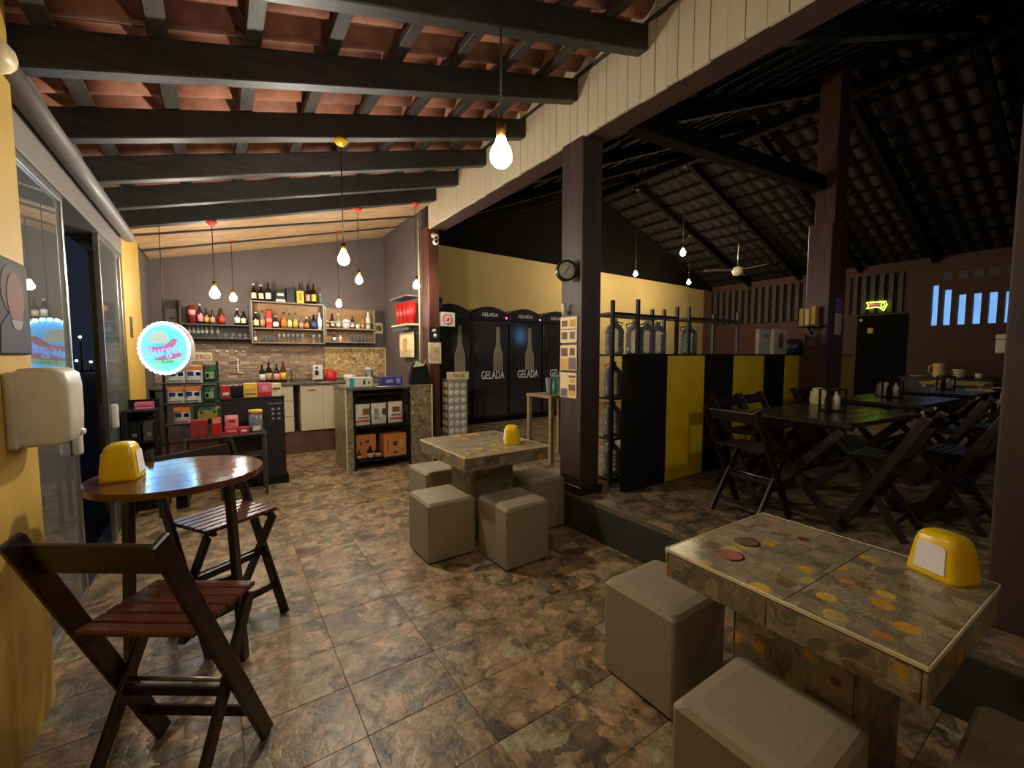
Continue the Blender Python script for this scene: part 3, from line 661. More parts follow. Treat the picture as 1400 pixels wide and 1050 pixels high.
disc('brown_medallion', -.03, .235, .046, pm('brown medallion', (66, 34, 22), .4), pm('tan ink', (98, 58, 40), .5)); disc('red_medallion', -.195, .205, .046, pm('red medallion', (112, 34, 24), .4), pm('pink ink', (158, 84, 70), .5))
st0 = thing('cube_stool', 'taupe cube stool on the glass door side of the middle mosaic table', 'stool', (1.365, 2.97, 0), 0, 'taupe cube stools')
h = .19
part('body', MB().loft([rrect(h, h, .012, .018, 2), rrect(h, h, .012, .400, 2)]), M_fabric, st0)
part('cushion', MB().loft([rrect(h, h, .012, .400, 3), rrect(h+.001, h+.001, .016, .425, 3), rrect(h-.012, h-.012, .03, .444, 3), rrect(h-.05, h-.05, .04, .452, 3)]), M_fabric, st0)
for sx in (-1, 1):
    for sy in (-1, 1): part('foot', MB().bb(sx*.15-.02, sx*.15+.02, sy*.15-.02, sy*.15+.02, 0, .018), M_blackmat, st0)
for x, y, rz, l in ((1.765, 2.585, 1, 'taupe cube stool on the near side of the middle mosaic table'), (2.275, 2.99, -1, 'taupe cube stool between the middle mosaic table and the raised step'), (1.66, 3.74, 2, 'taupe cube stool half hidden behind the middle mosaic table, facing the bar'),
    (1.655, 1.19, 0, 'taupe cube stool at the step end of the large mosaic table'), (1.30, .57, 0, 'taupe cube stool against the long side of the large mosaic table'), (1.70, .04, 1, 'taupe cube stool at the near end of the large mosaic table')):
    dup(st0, (x, y, 0), R(rz), l)

# ------------------------------------------------------------------ hall tables
def hall_table(label, cx, cy, L, W, rz):
    t = thing('folding_table', label, 'table', (cx, cy, ZF), rz, 'dark plank hall tables')
    n = 6
    for i in range(n): part('plank', MB().bb(-L/2, L/2, -W/2+i*W/n+.002, -W/2+(i+1)*W/n-.002, .72, .75, .003), M_hallt, t)
    for s in (-1, 1):
        part('batten', MB().bb(s*L*.41-.02, s*L*.41+.02, -W/2+.03, W/2-.03, .69, .719, .003), M_hallw, t)
        for q in (-1, 1): part('leg', MB().bar((s*L*.41+q*.013, -q*W*.40, 0), (s*L*.41+q*.013, q*W*.40, .69), .06, .024, .004, (1, 0, 0)), M_hallw, t)
    part('stretcher', MB().bar((-L*.41, 0, .345), (L*.41, 0, .345), .03, .03), M_hallw, t)
    return t
M_hallt = wood('hall table top', (40, 33, 27), (60, 48, 37), .24, 0, 5)
hall_table('first dark plank hall table, nearest the step, with the black caddy and cream holder', 3.86, 1.36, 1.05, .78, R(-6))
hall_table('middle dark plank hall table with a white napkin holder and a caddy', 5.62, 1.40, 1.15, .72, R(-2))
hall_table('last dark plank hall table, in front of the sideboard at the far wall', 7.35, 1.38, 1.15, .74, R(-2))
holder('cream napkin holder on the first dark hall table', (4.42, 1.63, ZF+.75), R(-60), mat=pm('cream plastic', (206, 186, 120), .4))
holder('small white napkin holder on the middle hall table', (5.95, 1.58, ZF+.75), R(-60), mat=M_white)
def caddy(label, x, y):
    t = thing('condiment_caddy', label, 'caddy', (x, y, ZF+.75), R(-35), 'condiment caddies on the hall tables')
    part('tray', MB().bb(-.075, .075, -.05, .05, 0, .012, .002), M_black, t)
    for sx in (-1, 1):
        for sy in (-1, 1): part('post', MB().bb(sx*.068-.006, sx*.068+.006, sy*.043-.006, sy*.043+.006, .012, .17), M_black, t)
    part('top_ring', MB().tube([(-.068, -.043, .172), (.068, -.043, .172), (.068, .043, .172), (-.068, .043, .172)], .006, 5, True), M_black, t)
    b = part('bottle', MB().lathe([(0, .013), (.026, .013), (.026, .105), (.012, .13), (.008, .155), (0, .156)], 10, (.025, -.005, 0)), M_white, t, label='white squeeze bottle', smooth=True)
    part('bottle', MB().lathe([(0, .013), (.024, .013), (.024, .10), (.011, .125), (.008, .15), (0, .151)], 10, (-.032, .0, 0)), pm('brown sauce', (70, 40, 24), .3), t, label='brown sauce bottle', smooth=True)
caddy('black condiment caddy with a white bottle on the first hall table', 3.95, 1.36)
caddy('black condiment caddy on the middle hall table', 5.72, 1.45); caddy('black condiment caddy on the last hall table', 7.55, 1.40)
one('menu_card', MB().bb(-.16, .16, -.11, .11, 0, .012, .002), M_paper, 'tan menu card lying on the last hall table', 'menu', None, (7.62, 1.12, ZF+.75), (0, 0, R(12)))
# sideboard and what stands on it
t = thing('sideboard', 'dark low wooden sideboard against the red brown wall of the hall', 'sideboard', (11.75, 2.25, ZF))
part('top', MB().bb(-.28, .28, -.75, .6, .72, .75, .004), M_hallw, t); part('carcass', MB().bb(-.24, .26, -.7, .55, .06, .719, .004), M_hallw, t)
for y in (-.69, -.28, .13): part('door', MB().bb(-.256, -.24, y+.005, y+.40, .1, .68, .004), M_hallw, t)
for y in (-.65, .5): part('foot', MB().bb(-.2, .2, y-.02, y+.02, 0, .06), M_hallw, t)
SB = ZF+.75
t = thing('pitcher', 'cream plastic pitcher standing on the dark sideboard', 'pitcher', (11.62, 2.26, SB))
part('body', MB().lathe([(0, 0), (.085, 0), (.095, .03), (.09, .22), (.1, .27), (.09, .27), (.0, .255)], 14), pm('cream pitcher', (226, 188, 124), .45), t, smooth=True); part('handle', MB().tube([(0, .085, .23), (0, .15, .21), (0, .155, .1), (0, .085, .06)], .013, 6), pm('cream pitcher', (226, 188, 124), .45), t)
for k in range(3): one('bowl', MB().lathe([(0, 0), (.06, 0), (.1, .05), (.096, .05), (.0, .012)], 14), M_white, ['lowest white bowl of the small stack on the sideboard', 'middle white bowl of the small stack on the sideboard', 'top white bowl of the small stack on the sideboard'][k], 'bowl', 'white bowls on the sideboard', (11.62, 1.98, SB+k*.053))
one('cup', MB().lathe([(0, 0), (.05, 0), (.06, .09), (.055, .09), (.0, .01)], 12), M_white, 'small cream cup at the end of the sideboard', 'cup', None, (11.62, 1.72, SB))
one('plate', MB().lathe([(0, 0), (.08, 0), (.13, .02), (.125, .022), (0, .008)], 16), M_white, 'white plate lying beside the cream pitcher on the sideboard', 'plate', None, (11.65, 2.58, SB))
t = thing('hand_towel_box', 'white paper towel box on the red brown wall below the lit slots', 'dispenser', (WX, 1.49, 1.52)); part('case', MB().bb(-.12, 0, -.13, .13, 0, .26, .02, 2), M_white, t, smooth=False); part('lid', MB().bb(-.125, 0, -.132, .132, .265, .36, .02, 2), M_white, t)
t = thing('plastic_chair', 'white plastic armchair pulled up at the far end of the hall tables', 'chair', (10.4, 1.25, ZF), R(150))
for sx in (-1, 1):
    for sy in (-1, 1): part('leg', MB().bar((sx*.22, sy*.22, 0), (sx*.18, sy*.19, .42), .05, .04), M_white, t)
part('seat', MB().bb(-.22, .23, -.22, .22, .42, .45, .012), M_white, t); part('backrest', MB().box((-.25, 0, .66), (.03, .44, .40), (0, R(-10), 0), .012), M_white, t)
for s in (-1, 1): part('armrest', MB().bar((-.25, s*.24, .64), (.15, s*.24, .64), .045, .025), M_white, t)
t = thing('side_table', 'small table under a yellowish cloth beside the white plastic chair', 'table', (9.6, 1.65, ZF)); part('top', MB().bb(-.45, .45, -.35, .35, .73, .76, .005), pm('yellow cloth', (190, 160, 90), .8), t)
for sx in (-1, 1):
    for sy in (-1, 1): part('leg', MB().bb(sx*.4-.02, sx*.4+.02, sy*.3-.02, sy*.3+.02, 0, .73), M_white, t)

# ------------------------------------------------------------------ striped partition and what stands on it
pt = struct('partition_wall', MB().bb(2.86, 7.78, 2.475, 2.53, ZF, 1.49), M_blackmat)
pw = [(2.86, 3.39, 0), (3.39, 3.98, 1), (3.98, 4.51, 0), (4.51, 5.16, 1), (5.16, 5.66, 0), (5.66, 6.24, 1), (6.24, 7.22, 0), (7.22, 7.74, 1)]
for a, b_, y in pw: part('panel', MB().bb(a+.003, b_-.003, 2.455, 2.475, ZF+.004, 1.49, .003), M_panelY if y else M_panelK, pt, label='yellow panel' if y else 'black panel')
part('cap', MB().bb(2.85, 7.78, 2.45, 2.62, 1.49, 1.505, .003), M_black, pt)
# jug racks behind the partition
def rack(label, x0, x1, ztop, zs):
    t = thing('jug_rack', label, 'rack', (x0, 2.80, ZF)); W = x1-x0; D = .30
    for x in (0, W): 
        for y in (-.12, D-.12): part('post', MB().bb(x-.016, x+.016, y-.016, y+.016, 0, ztop-ZF, .003), M_black, t)
    for z in zs+[ztop-ZF-.10]:
        part('shelf', MB().bb(.016, W-.016, -.12, D-.12, z-.022, z, .003), M_black, t)
    return t
rk = rack('tall black rack of water jugs beside the brown post', 2.90, 3.83, 1.98, [.06, .43, .80, 1.195])
part('post', MB().bb(.32, .352, -.137, -.105, 1.2, 1.70, .003), M_black, rk)
rk2 = rack('lower black rack with a single water jug behind the second yellow panel', 4.03, 4.98, 1.99, [.06, 1.195])
jug = thing('water_jug', 'water jug on the top shelf, beside the open end of the tall black rack', 'water jug', (3.06, 2.80, ZF+1.196), 0, 'clear water jugs on the black racks')
pr = [(0, 0), (.075, 0), (.085, .012), (.085, .05)]
for k in range(4): pr += [(.079, .062+.036*k), (.086, .078+.036*k), (.086, .09+.036*k)]
pr += [(.084, .215), (.07, .25), (.03, .285), (.024, .30)]
part('body', MB().lathe(pr, 14), M_water, jug, smooth=True); part('cap', MB().lathe([(0, .30), (.028, .30), (.028, .325), (0, .326)], 12), pm('pale blue cap', (150, 170, 180), .4), jug)
part('handle', MB().tube([(.075, 0, .235), (.1, 0, .25), (.105, 0, .29), (.04, 0, .30)], .007, 5), M_water, jug)
for x, y, z, l in ((3.34, 2.80, 1.196, 'second water jug along the top shelf of the tall black rack'), (3.52, 2.80, 1.196, 'third water jug along the top shelf of the tall black rack'), (3.69, 2.80, 1.196, 'last water jug along the top shelf of the tall black rack'),
    (3.05, 2.80, .801, 'water jug on the shelf just below the top one of the tall rack'), (3.05, 2.80, .431, 'water jug on the second shelf up in the open end of the tall rack'), (3.05, 2.80, .061, 'water jug on the bottom shelf in the open end of the tall rack'), (4.22, 2.80, 1.196, 'lone water jug on the lower black rack')):
    dup(jug, (x, y, ZF+z), R(90), l)
TP = 1.505
def frame_box(label, x0, x1, h, dec):
    t = thing('printed_box', label, 'box', ((x0+x1)/2, 2.545, TP), R(4), None); W = x1-x0
    part('board', MB().bb(-W/2, W/2, -.02, .02, 0, h, .003), M_white, t)
    if dec: part('print', MB().lathe([(0, 0), (.075, 0), (.075, .004), (0, .004)], 18, (0, -.021, h*.62), fm), pm('red print', (150, 70, 50), .6), t); part('print', MB().bb(-.06, .06, -.024, -.02, h*.25, h*.48), pm('red print', (150, 70, 50), .6), t)
    else: part('print', MB().bb(.0, .11, -.024, -.02, h*.66, h*.8), pm('faded pink print', (196, 130, 110), .6), t)
frame_box('white printed box on the partition with a small pink mark', 5.14, 5.44, .29, False); frame_box('white printed box on the partition with a round red print', 5.49, 5.88, .30, True)
def simple_lathe(name, prof, mat, label, cat, loc, group=None, seg=14): return one(name, MB().lathe(prof, seg), mat, label, cat, group, loc, smooth=True)
simple_lathe('jar', [(0, 0), (.12, 0), (.13, .1), (.11, .17), (.08, .19), (0, .195)], pm('dark blue jar', (40, 46, 66), .3), 'squat dark blue jar on the partition beside the printed boxes', 'jar', (6.1, 2.56, TP))
simple_lathe('glass', [(0, 0), (.05, 0), (.06, .14), (.055, .14), (.0, .01)], M_glass, 'clear glass on the partition beside the dark blue jar', 'glass', (6.4, 2.56, TP))
t = thing('framed_notice', 'small framed notice standing on the partition past the red brown post', 'frame', (7.5, 2.57, TP)); part('frame', MB().bb(-.13, .13, -.012, .012, 0, .30, .004), M_black, t); part('sheet', MB().bb(-.11, .11, -.016, -.012, .12, .28), M_paper, t); part('sheet', MB().bb(-.11, .11, -.016, -.012, .02, .11), pm('pinkish sheet', (190, 140, 110), .7), t)
t = thing('wall_shelf', 'small dark bracket shelf on the red brown post', 'shelf', (5.95, 2.25, 1.83)); part('board', MB().bb(-.02, -.16, -.10, .18, 0, .02, .003), M_black, t); part('bracket', MB().bar((-.01, .04, -.08), (-.13, .04, 0), .02, .02), M_black, t)
for i, (y, h_, m, l) in enumerate(((2.36, .2, M_print2, 'orange tan booklet leaning at the partition end of the post shelf'), (2.30, .19, M_paper, 'cream booklet in the middle of the post shelf'), (2.235, .22, M_print2, 'tall orange booklet at the open end of the post shelf'))):
    one('booklet', MB().box((0, 0, h_/2), (.11, .045, h_), (0, 0, 0), .004), m, l, 'booklet', 'booklets on the post shelf', (5.86, y, 1.851))
for z0, z1, m, l in ((2.02, 2.18, pm('lilac sheet', (140, 118, 150), .7), 'lilac sheet pinned on the red brown post'), (1.74, 2.0, M_paper, 'cream sheet pinned below the lilac one on the red brown post')):
    one('notice', MB().bb(6.14, 6.32, 2.122, 2.13, z0, z1, .002), m, l, 'notice', 'sheets on the red brown post')

# ------------------------------------------------------------------ posts: posters, clock, camera
def poster(label, zc0, zc1, cells):
    t = thing('menu_poster', label, 'poster', (2.478, 2.78, zc0), 0, 'cream posters on the near brown post'); H = zc1-zc0
    part('sheet', MB().bb(-.008, 0, -.105, .105, 0, H, .002), M_paper, t)
    for (y, z, w_, h_, m) in cells: part('print', MB().bb(-.0105, -.008, y-w_/2, y+w_/2, z*H-h_/2, z*H+h_/2), m, t)
poster('top cream menu poster of the three on the near brown post', 1.60, 1.82, [(.05, .75, .07, .05, M_print), (-.05, .75, .07, .06, M_print2), (.05, .28, .07, .06, M_print), (-.05, .28, .06, .06, M_print3), (0, .52, .19, .006, M_print)])
poster('middle cream poster with brown and violet squares on the near brown post', 1.365, 1.58, [(.05, .72, .08, .07, M_print), (-.05, .74, .06, .06, M_print), (.05, .26, .09, .09, M_print2), (-.052, .28, .09, .10, M_print3)])
poster('lowest cream poster with a dark oval on the near brown post', 1.13, 1.345, [(-.05, .85, .08, .02, M_print), (-.05, .68, .06, .03, M_print2), (-.05, .42, .08, .05, M_print), (-.05, .2, .07, .04, M_print2), (.05, .2, .085, .07, M_print3)])
t = thing('wall_clock', 'round wall clock with a black case sticking out from the near brown post', 'clock', (2.40, 2.74, 2.19), R(-22))
part('case', MB().lathe([(0, .035), (.078, .035), (.085, .02), (.085, -.035), (.075, -.04), (.07, -.03), (0, -.03)], 26, (0, 0, 0), fm @ Matrix.Rotation(PI, 4, 'X')), M_black, t, smooth=False); part('dial', MB().lathe([(0, .031), (.069, .031), (.069, .028), (0, .028)], 26, (0, 0, 0), fm), M_white, t)
part('hand', MB().box((.012, -.034, .018), (.006, .003, .045), (0, R(35), 0)), M_black, t); part('hand', MB().box((-.012, -.034, -.014), (.005, .003, .05), (0, R(40), 0)), M_black, t); part('bracket', MB().bb(.05, .09, .0, .03, -.015, .015), M_steel, t)
t = thing('spot_light', 'small white spotlight clipped on the near brown post above the posters', 'lamp', (2.478, 2.80, 1.86)); part('head', MB().cyl((-.03, .0, -.02), (-.06, -.01, .07), .024, 10, .018), M_white, t); part('arm', MB().cyl((0, 0, 0), (-.03, 0, 0), .008, 6), M_white, t)
t = thing('security_camera', 'white dome security camera with a curled bracket high on the brown post by the beam', 'camera', (2.56, 5.74, 3.12)); part('base', MB().lathe([(0, 0), (.035, 0), (.035, .02), (0, .02)], 12, (0, 0, .05), fm), M_white, t); part('bracket', MB().tube([(0, -.02, .05), (0.03, -.08, .05), (.03, -.10, 0), (0, -.10, -.03)], .014, 6), M_white, t)
part('ball', MB().lathe([(0, -.045), (.03, -.035), (.045, 0), (.03, .035), (0, .045)], 12, (-.01, -.10, -.06)), M_white, t, smooth=True); part('lens', MB().lathe([(0, 0), (.02, 0), (.02, .01), (0, .012)], 10, (-.02, -.143, -.065), fm), M_black, t)
t = thing('black_poster', 'small black poster with white figures on the brown post by the bar', 'poster', (2.56, 5.732, 1.70)); part('sheet', MB().bb(-.08, .08, 0, .008, 0, .19, .002), M_black, t)
part('print', MB().lathe([(0, 0), (.03, 0), (.03, .003), (0, .003)], 12, (.01, .0, .07), fm), M_white, t); part('print', MB().prism([(-.05, .13), (.0, .125), (.03, .16), (-.02, .165)], .003, Matrix(((1, 0, 0, 0), (0, 0, -1, 0), (0, 1, 0, 0), (0, 0, 0, 1)))), M_white, t)
t = thing('paper_notice', 'cream paper notice pinned below the black poster on the post by the bar', 'notice', (2.56, 5.733, 1.37)); part('sheet', MB().bb(-.10, .10, 0, .006, 0, .30, .002), M_trim, t); part('print', MB().bb(-.07, .07, -.002, 0, .04, .24), pm('faint print', (196, 176, 140), .8), t)
t = thing('round_notice', 'white square sign with a red circle hanging beside the post by the bar', 'sign', (2.775, 5.76, 1.91)); part('plate', MB().bb(-.125, .125, 0, .01, 0, .205, .003), M_white, t)
part('ring_print', MB().tube([(.068*math.cos(a), -.001, .105+.068*math.sin(a)) for a in [i*PI/12 for i in range(24)]], .007, 5, True), pm('red ink', (196, 64, 44), .6), t); part('symbol_print', MB().lathe([(0, 0), (.03, 0), (.03, .003), (0, .003)], 12, (0, 0, .105), fm), pm('red ink pale', (206, 120, 100), .6), t)
part('arm', MB().bb(-.14, -.125, 0, .01, .09, .11), M_steel, t)
t = thing('wall_speaker', 'small dark speaker box fixed above the round notice beside the post', 'speaker', (2.67, 5.80, 2.13)); part('box', MB().bb(-.03, .05, 0, .1, .02, .20, .008), M_black, t); part('grille', MB().bb(-.02, .04, -.006, 0, .04, .12, .002), M_shelfd, t)

# ------------------------------------------------------------------ beer fridges
M_fr = pm('fridge black', (44, 45, 49), .3, var=.1); M_frd = pm('fridge door glass', (60, 61, 66), .10, var=.08, scale=3, bmp=0); M_bot = pm('bottle print', (168, 152, 128), .5, var=.12, scale=5, bmp=0); M_botd = pm('bottle print outline', (196, 186, 160), .5); M_let = emit('pale letters', (.72, .68, .62, 1), .03)
M_redled = emit('red led', (1, .05, .2, 1), 1.2)
def fridge(label, x0, x1, led, has_text, off=.14):
    W = x1-x0; t = thing('beer_fridge', label, 'fridge', ((x0+x1)/2, 6.37, ZF), 0, 'black beer fridges along the cream wall'); a = W/2-.006
    arch = [(-a, 1.90)]+[(-a+2*a*k/14, 1.90+.115*math.sin(PI*k/14)**.8) for k in range(1, 14)]+[(a, 1.90)]
    part('cabinet', MB().prism([(-a, .08)]+arch+[(a, .08)], .68, Matrix.Translation((0, .72, 0)) @ Matrix.Rotation(R(90), 4, 'X'), .006), M_fr, t)
    part('header', MB().prism([(-a+.01, 1.78)]+[(x*.97, z-.008) for x, z in arch]+[(a-.01, 1.78)], .03, Matrix.Translation((0, .039, 0)) @ Matrix.Rotation(R(90), 4, 'X'), .004), M_fr, t)
    part('plinth', MB().bb(-a+.02, a-.02, .05, .70, 0, .08), M_blackmat, t)
    d = part('door', MB().bb(-a+.012, a-.012, .0, .038, .12, 1.76, .008), M_frd, t)
    part('handle', MB().cyl((-a+.05, -.03, .95), (-a+.05, -.03, 1.5), .011, 8), M_black, d)
    s = 1.0; bp = [(-.085, .12), (.085, .12), (.085, .36), (.078, .42), (.05, .50), (.035, .58), (.03, .80), (.026, .86), (-.026, .86), (-.03, .80), (-.035, .58), (-.05, .50), (-.078, .42), (-.085, .36)]
    PM = Matrix(((1, 0, 0, off), (0, 0, -1, 0), (0, 1, 0, .80), (0, 0, 0, 1)))
    part('bottle_print', MB().prism([(x*1.12, z*1.02-.01) for x, z in bp], .002, PM), M_botd, d); part('bottle_print', MB().prism([(x*.94, z) for x, z in bp], .0035, PM), M_bot, d)
    if has_text:
        text('lettering', 'GELADA', .20, M_let, d, (0.03, -.004, .83), (R(90), 0, 0), .002, sx=.62)
        text('lettering', 'GELADA', .085, M_let, t, (-.02, -.004+.01, 1.87), (R(90), 0, 0), .002)
    if led: part('indicator', MB().lathe([(0, 0), (.018, 0), (.018, .01), (0, .012)], 10, (a-.05, .008, 1.83), fm), M_redled, t, label='glowing red indicator')
    return t
fridge('black beer fridge behind the grey crate stack, first from the bar', 2.79, 3.51, False, False); fridge('black beer fridge with its full bottle print next to the crate stack', 3.52, 4.27, True, True)
fridge('black beer fridge between two others, with a red light at its top corner', 4.28, 5.02, True, True, .07); fridge('last black beer fridge, half hidden behind the near brown post', 5.03, 5.78, False, True)
# crate stack with a label board
t = thing('crate_stack_display', 'tall pale honeycomb carton display with a white board on top, before the fridges', 'display', (2.88, 5.75, ZF), R(-6))
M_carton = pm('grey carton', (176, 172, 156), .7); M_cartond = pm('brown carton side', (112, 92, 62), .7)
part('core', MB().bb(-.15, .15, -.12, .12, 0, .83, .004), M_carton, t); part('side_sheet', MB().bb(-.155, -.15, -.12, .12, 0, .83), M_cartond, t)
for i in range(7):
    for j in range(2): part('hole', MB().bb(-.160, -.155, -.09+j*.11, -.03+j*.11, .05+i*.112, .115+i*.112, .002), M_trim, t)
    for j in range(3): part('cell', MB().lathe([(.022, 0), (.042, 0), (.042, .006), (.022, .006)], 8, (-.095+j*.095, -.12, .065+i*.112), fm), pm('carton cell', (206, 202, 186), .7), t)
part('board', MB().bb(-.17, .17, -.14, -.128, .83, .94, .003), M_trim, t); text('lettering', 'SKOL', .075, M_shelfd, t, (.02, -.141, .885), (R(90), 0, 0), .001)
# small table with glasses behind the near post
t = thing('tall_table', 'narrow tan table with glasses half hidden behind the near brown post', 'table', (3.05, 3.72, ZF)); M_tan = wood('tan table wood', (140, 116, 80), (166, 140, 100), .5, 0)
part('top', MB().bb(-.16, .34, -.2, .25, .72, .75, .004), M_tan, t)
for x, y in ((-.13, -.17), (.31, -.17), (-.13, .22), (.31, .22)): part('leg', MB().bb(x-.022, x+.022, y-.022, y+.022, 0, .72, .003), M_tan, t)
for i, (x, y, m, l) in enumerate(((2.98, 3.66, M_water, 'tall clear beer glass on the narrow tan table'), (3.10, 3.62, M_glass, 'glass with blue glints beside the beer glass on the tan table'), (3.14, 3.75, pm('green glass', (40, 110, 70), .15), 'green glass on the narrow tan table'))):
    one('drinking_glass', MB().lathe([(0, 0), (.04, 0), (.03, .03), (.045, .19), (.041, .19), (.02, .03), (0, .02)], 12), m, l, 'glass', 'glasses on the tan table', (x, y, ZF+.75), smooth=True)

# ------------------------------------------------------------------ kitchen: splashback, counter, cabinets
sb_ = struct('trim_4', MB().bb(-.75, 1.45, 7.685, 7.70, 1.08, 1.655), M_grout); m = MB()
z = 1.085
while z < 1.64:
    hh = random.choice((.028, .035, .045)); x = -.745
    while x < 1.44:
        wd = random.uniform(.06, .16); wd = min(wd, 1.447-x); m.bb(x+.002, x+wd-.002, 7.685-random.uniform(.004, .018), 7.69, z+.002, min(z+hh-.002, 1.652)); x += wd
    z += hh
o = part('stone_strips', m, M_stone, sb_); o['kind'] = 'stuff'
sc = struct('trim_5', MB().bb(1.45, STEP, 7.69, 7.70, 1.08, 1.62), M_grout); m = MB(); z = 1.085
while z < 1.6:
    x = 1.455
    while x < STEP-.01:
        wd = random.uniform(.02, .05); m.box((x+wd/2, 7.689, z+.015), (wd*.95, .008, .03), (0, random.uniform(-.5, .5), 0)); x += wd
    z += .029
o = part('chip_mosaic', m, M_chipst, sc); o['kind'] = 'stuff'
part('edge', MB().bb(1.45, STEP, 7.68, 7.70, 1.605, 1.622, .002), M_trim, sc); part('edge', MB().bb(STEP-.014, STEP, 7.676, 7.69, 1.08, 1.605, .002), M_trim, sc)
struct('baseboard_1', MB().bb(-.75, 2.0, 7.16, 7.66, 0, .34), M_plinth)
t = thing('worktop', 'long grey stone worktop of the kitchen below the bottle shelves', 'worktop', (0, 0, 0)); part('slab', MB().bb(-.74, 2.46, 7.08, 7.68, 1.045, 1.08, .004), M_counter, t); part('upstand', MB().bb(-.74, 2.46, 7.655, 7.68, 1.08, 1.11, .003), M_counter, t)
part('basin', MB().bb(.96, 1.20, 7.22, 7.55, 1.0805, 1.084, .004), M_steel, t); part('faucet', MB().tube([(.93, 7.5, 1.08), (.93, 7.5, 1.22), (.92, 7.47, 1.25), (.89, 7.42, 1.25), (.87, 7.38, 1.21)], .011, 6), M_steel, t)
def cabinet(label, x0, x1, doors=0, drawers=0, M_offwhite=M_offwhite):
    t = thing('kitchen_cabinet', label, 'cabinet', (x0, 7.12, .342), 0, 'white kitchen cabinets'); W = x1-x0; H = .70
    part('body', MB().bb(.002, W-.002, .02, .52, 0, H, .003), M_offwhite, t)
    for i in range(doors):
        a = .004+i*(W-.004)/doors; b_ = a+(W-.004)/doors-.004
        d = part('door', MB().bb(a, b_, 0, .018, .004, H-.004, .003), M_offwhite, t)
        part('handle', MB().bb((a+b_)/2-.055+(.0 if i == 0 else .04), (a+b_)/2+.055+(.0 if i == 0 else .04), -.02, 0, H-.085, H-.07, .005), M_steel, d)
    for i in range(drawers):
        d = part('drawer', MB().bb(.004, W-.004, 0, .018, .004+i*H/drawers, (i+1)*H/drawers-.004, .003), M_offwhite, t); part('handle', MB().bb(W/2-.01, W/2+.05, -.02, 0, (i+.72)*H/drawers, (i+.72)*H/drawers+.014, .004), M_steel, d)
cabinet('white kitchen drawer unit beside the black cabinet', .50, .90, 0, 3); cabinet('white two door kitchen cabinet under the sink worktop', .99, 1.62, 2); cabinet('white kitchen cabinet mostly hidden behind the bar counter', 1.64, 2.4, 2); cabinet('dark kitchen cabinet behind the chip rack', -.70, .48, 2, 0, M_shelfd)
# bottles
BC = {'dark': pm('dark green glass', (22, 30, 20), .08, bmp=0), 'black': pm('black glass', (14, 13, 14), .08, bmp=0), 'brown': pm('brown glass', (78, 40, 18), .1, bmp=0), 'clear': glassy('bottle glass', (.8, .84, .82), 1.5, .02, .15, (.6, .62, .6)),
    'white': pm('white bottle', (226, 224, 218), .3, bmp=0), 'olive': pm('olive glass', (120, 116, 62), .12, bmp=0), 'amber': pm('amber liquor', (176, 104, 40), .12, bmp=0), 'red': pm('red liquor', (150, 34, 30), .15, bmp=0), 'purple': pm('wine glass bottle', (58, 26, 34), .1, bmp=0)}
LC = {'cream': pm('cream label', (222, 210, 160), .7, bmp=0), 'white': pm('white label', (228, 226, 218), .7, bmp=0), 'yellow': pm('yellow label', (232, 184, 52), .6, bmp=0), 'pink': pm('pink label', (222, 150, 140), .6, bmp=0), 'orange': pm('orange label', (226, 128, 44), .6, bmp=0), 'red': pm('red label', (204, 48, 36), .6, bmp=0), 'blue': pm('blue label', (60, 80, 150), .6, bmp=0), 'tan': pm('tan label', (190, 150, 96), .6, bmp=0), 'green': pm('green label', (60, 130, 80), .6, bmp=0)}
CC = {'white': M_white, 'black': M_black, 'red': M_red, 'gold': M_brass}
def bottle(x, y, z, h, r, body, lab, cap, where, wide=.55):
    desc = {'dark': 'dark green', 'black': 'black', 'brown': 'brown', 'clear': 'clear', 'white': 'white', 'olive': 'pale olive', 'amber': 'amber', 'red': 'red', 'purple': 'dark wine'}[body]
    t = thing('bottle', f'{desc} bottle with {lab} label, {where}', 'bottle', (x, y, z), 0, 'liquor bottles of the kitchen bar')
    b = part('body', MB().lathe([(0, 0), (r, 0), (r, h*wide), (r*.85, h*(wide+.09)), (r*.4, h*(wide+.2)), (r*.34, h*.93), (0, h*.93)], 12), BC[body], t, smooth=True)
    part('label', MB().lathe([(r*1.02, h*.12), (r*1.03, h*.12), (r*1.03, h*wide*.85), (r*1.02, h*wide*.85)], 12), LC[lab], t, smooth=True)
    part('cap', MB().lathe([(0, h*.9), (r*.4, h*.9), (r*.4, h), (0, h)], 10), CC[cap], t)
    return t
def wineglass(x, y, z, h, label, grp, flip=False):
    s = -1 if flip else 1
    pr = [(0, 0), (.03, 0), (.03, .004), (.006, .012), (.006, h*.45), (.024, h*.58), (.030, h*.8), (.026, h), (.024, h), (.027, h*.8), (.022, h*.6), (0, h*.5)]
    if flip: pr = [(r, -q) for r, q in pr]
    return one('wine_glass', MB().lathe(pr, 12), M_glass, label, 'glass', grp, (x, y, z), smooth=True)
def tumbler(x, y, z, h, label, grp, r=.03): return one('tumbler', MB().lathe([(0, 0), (r*.8, 0), (r, h), (r*.92, h), (r*.75, .012), (0, .012)], 12), M_glass, label, 'glass', grp, (x, y, z), smooth=True)
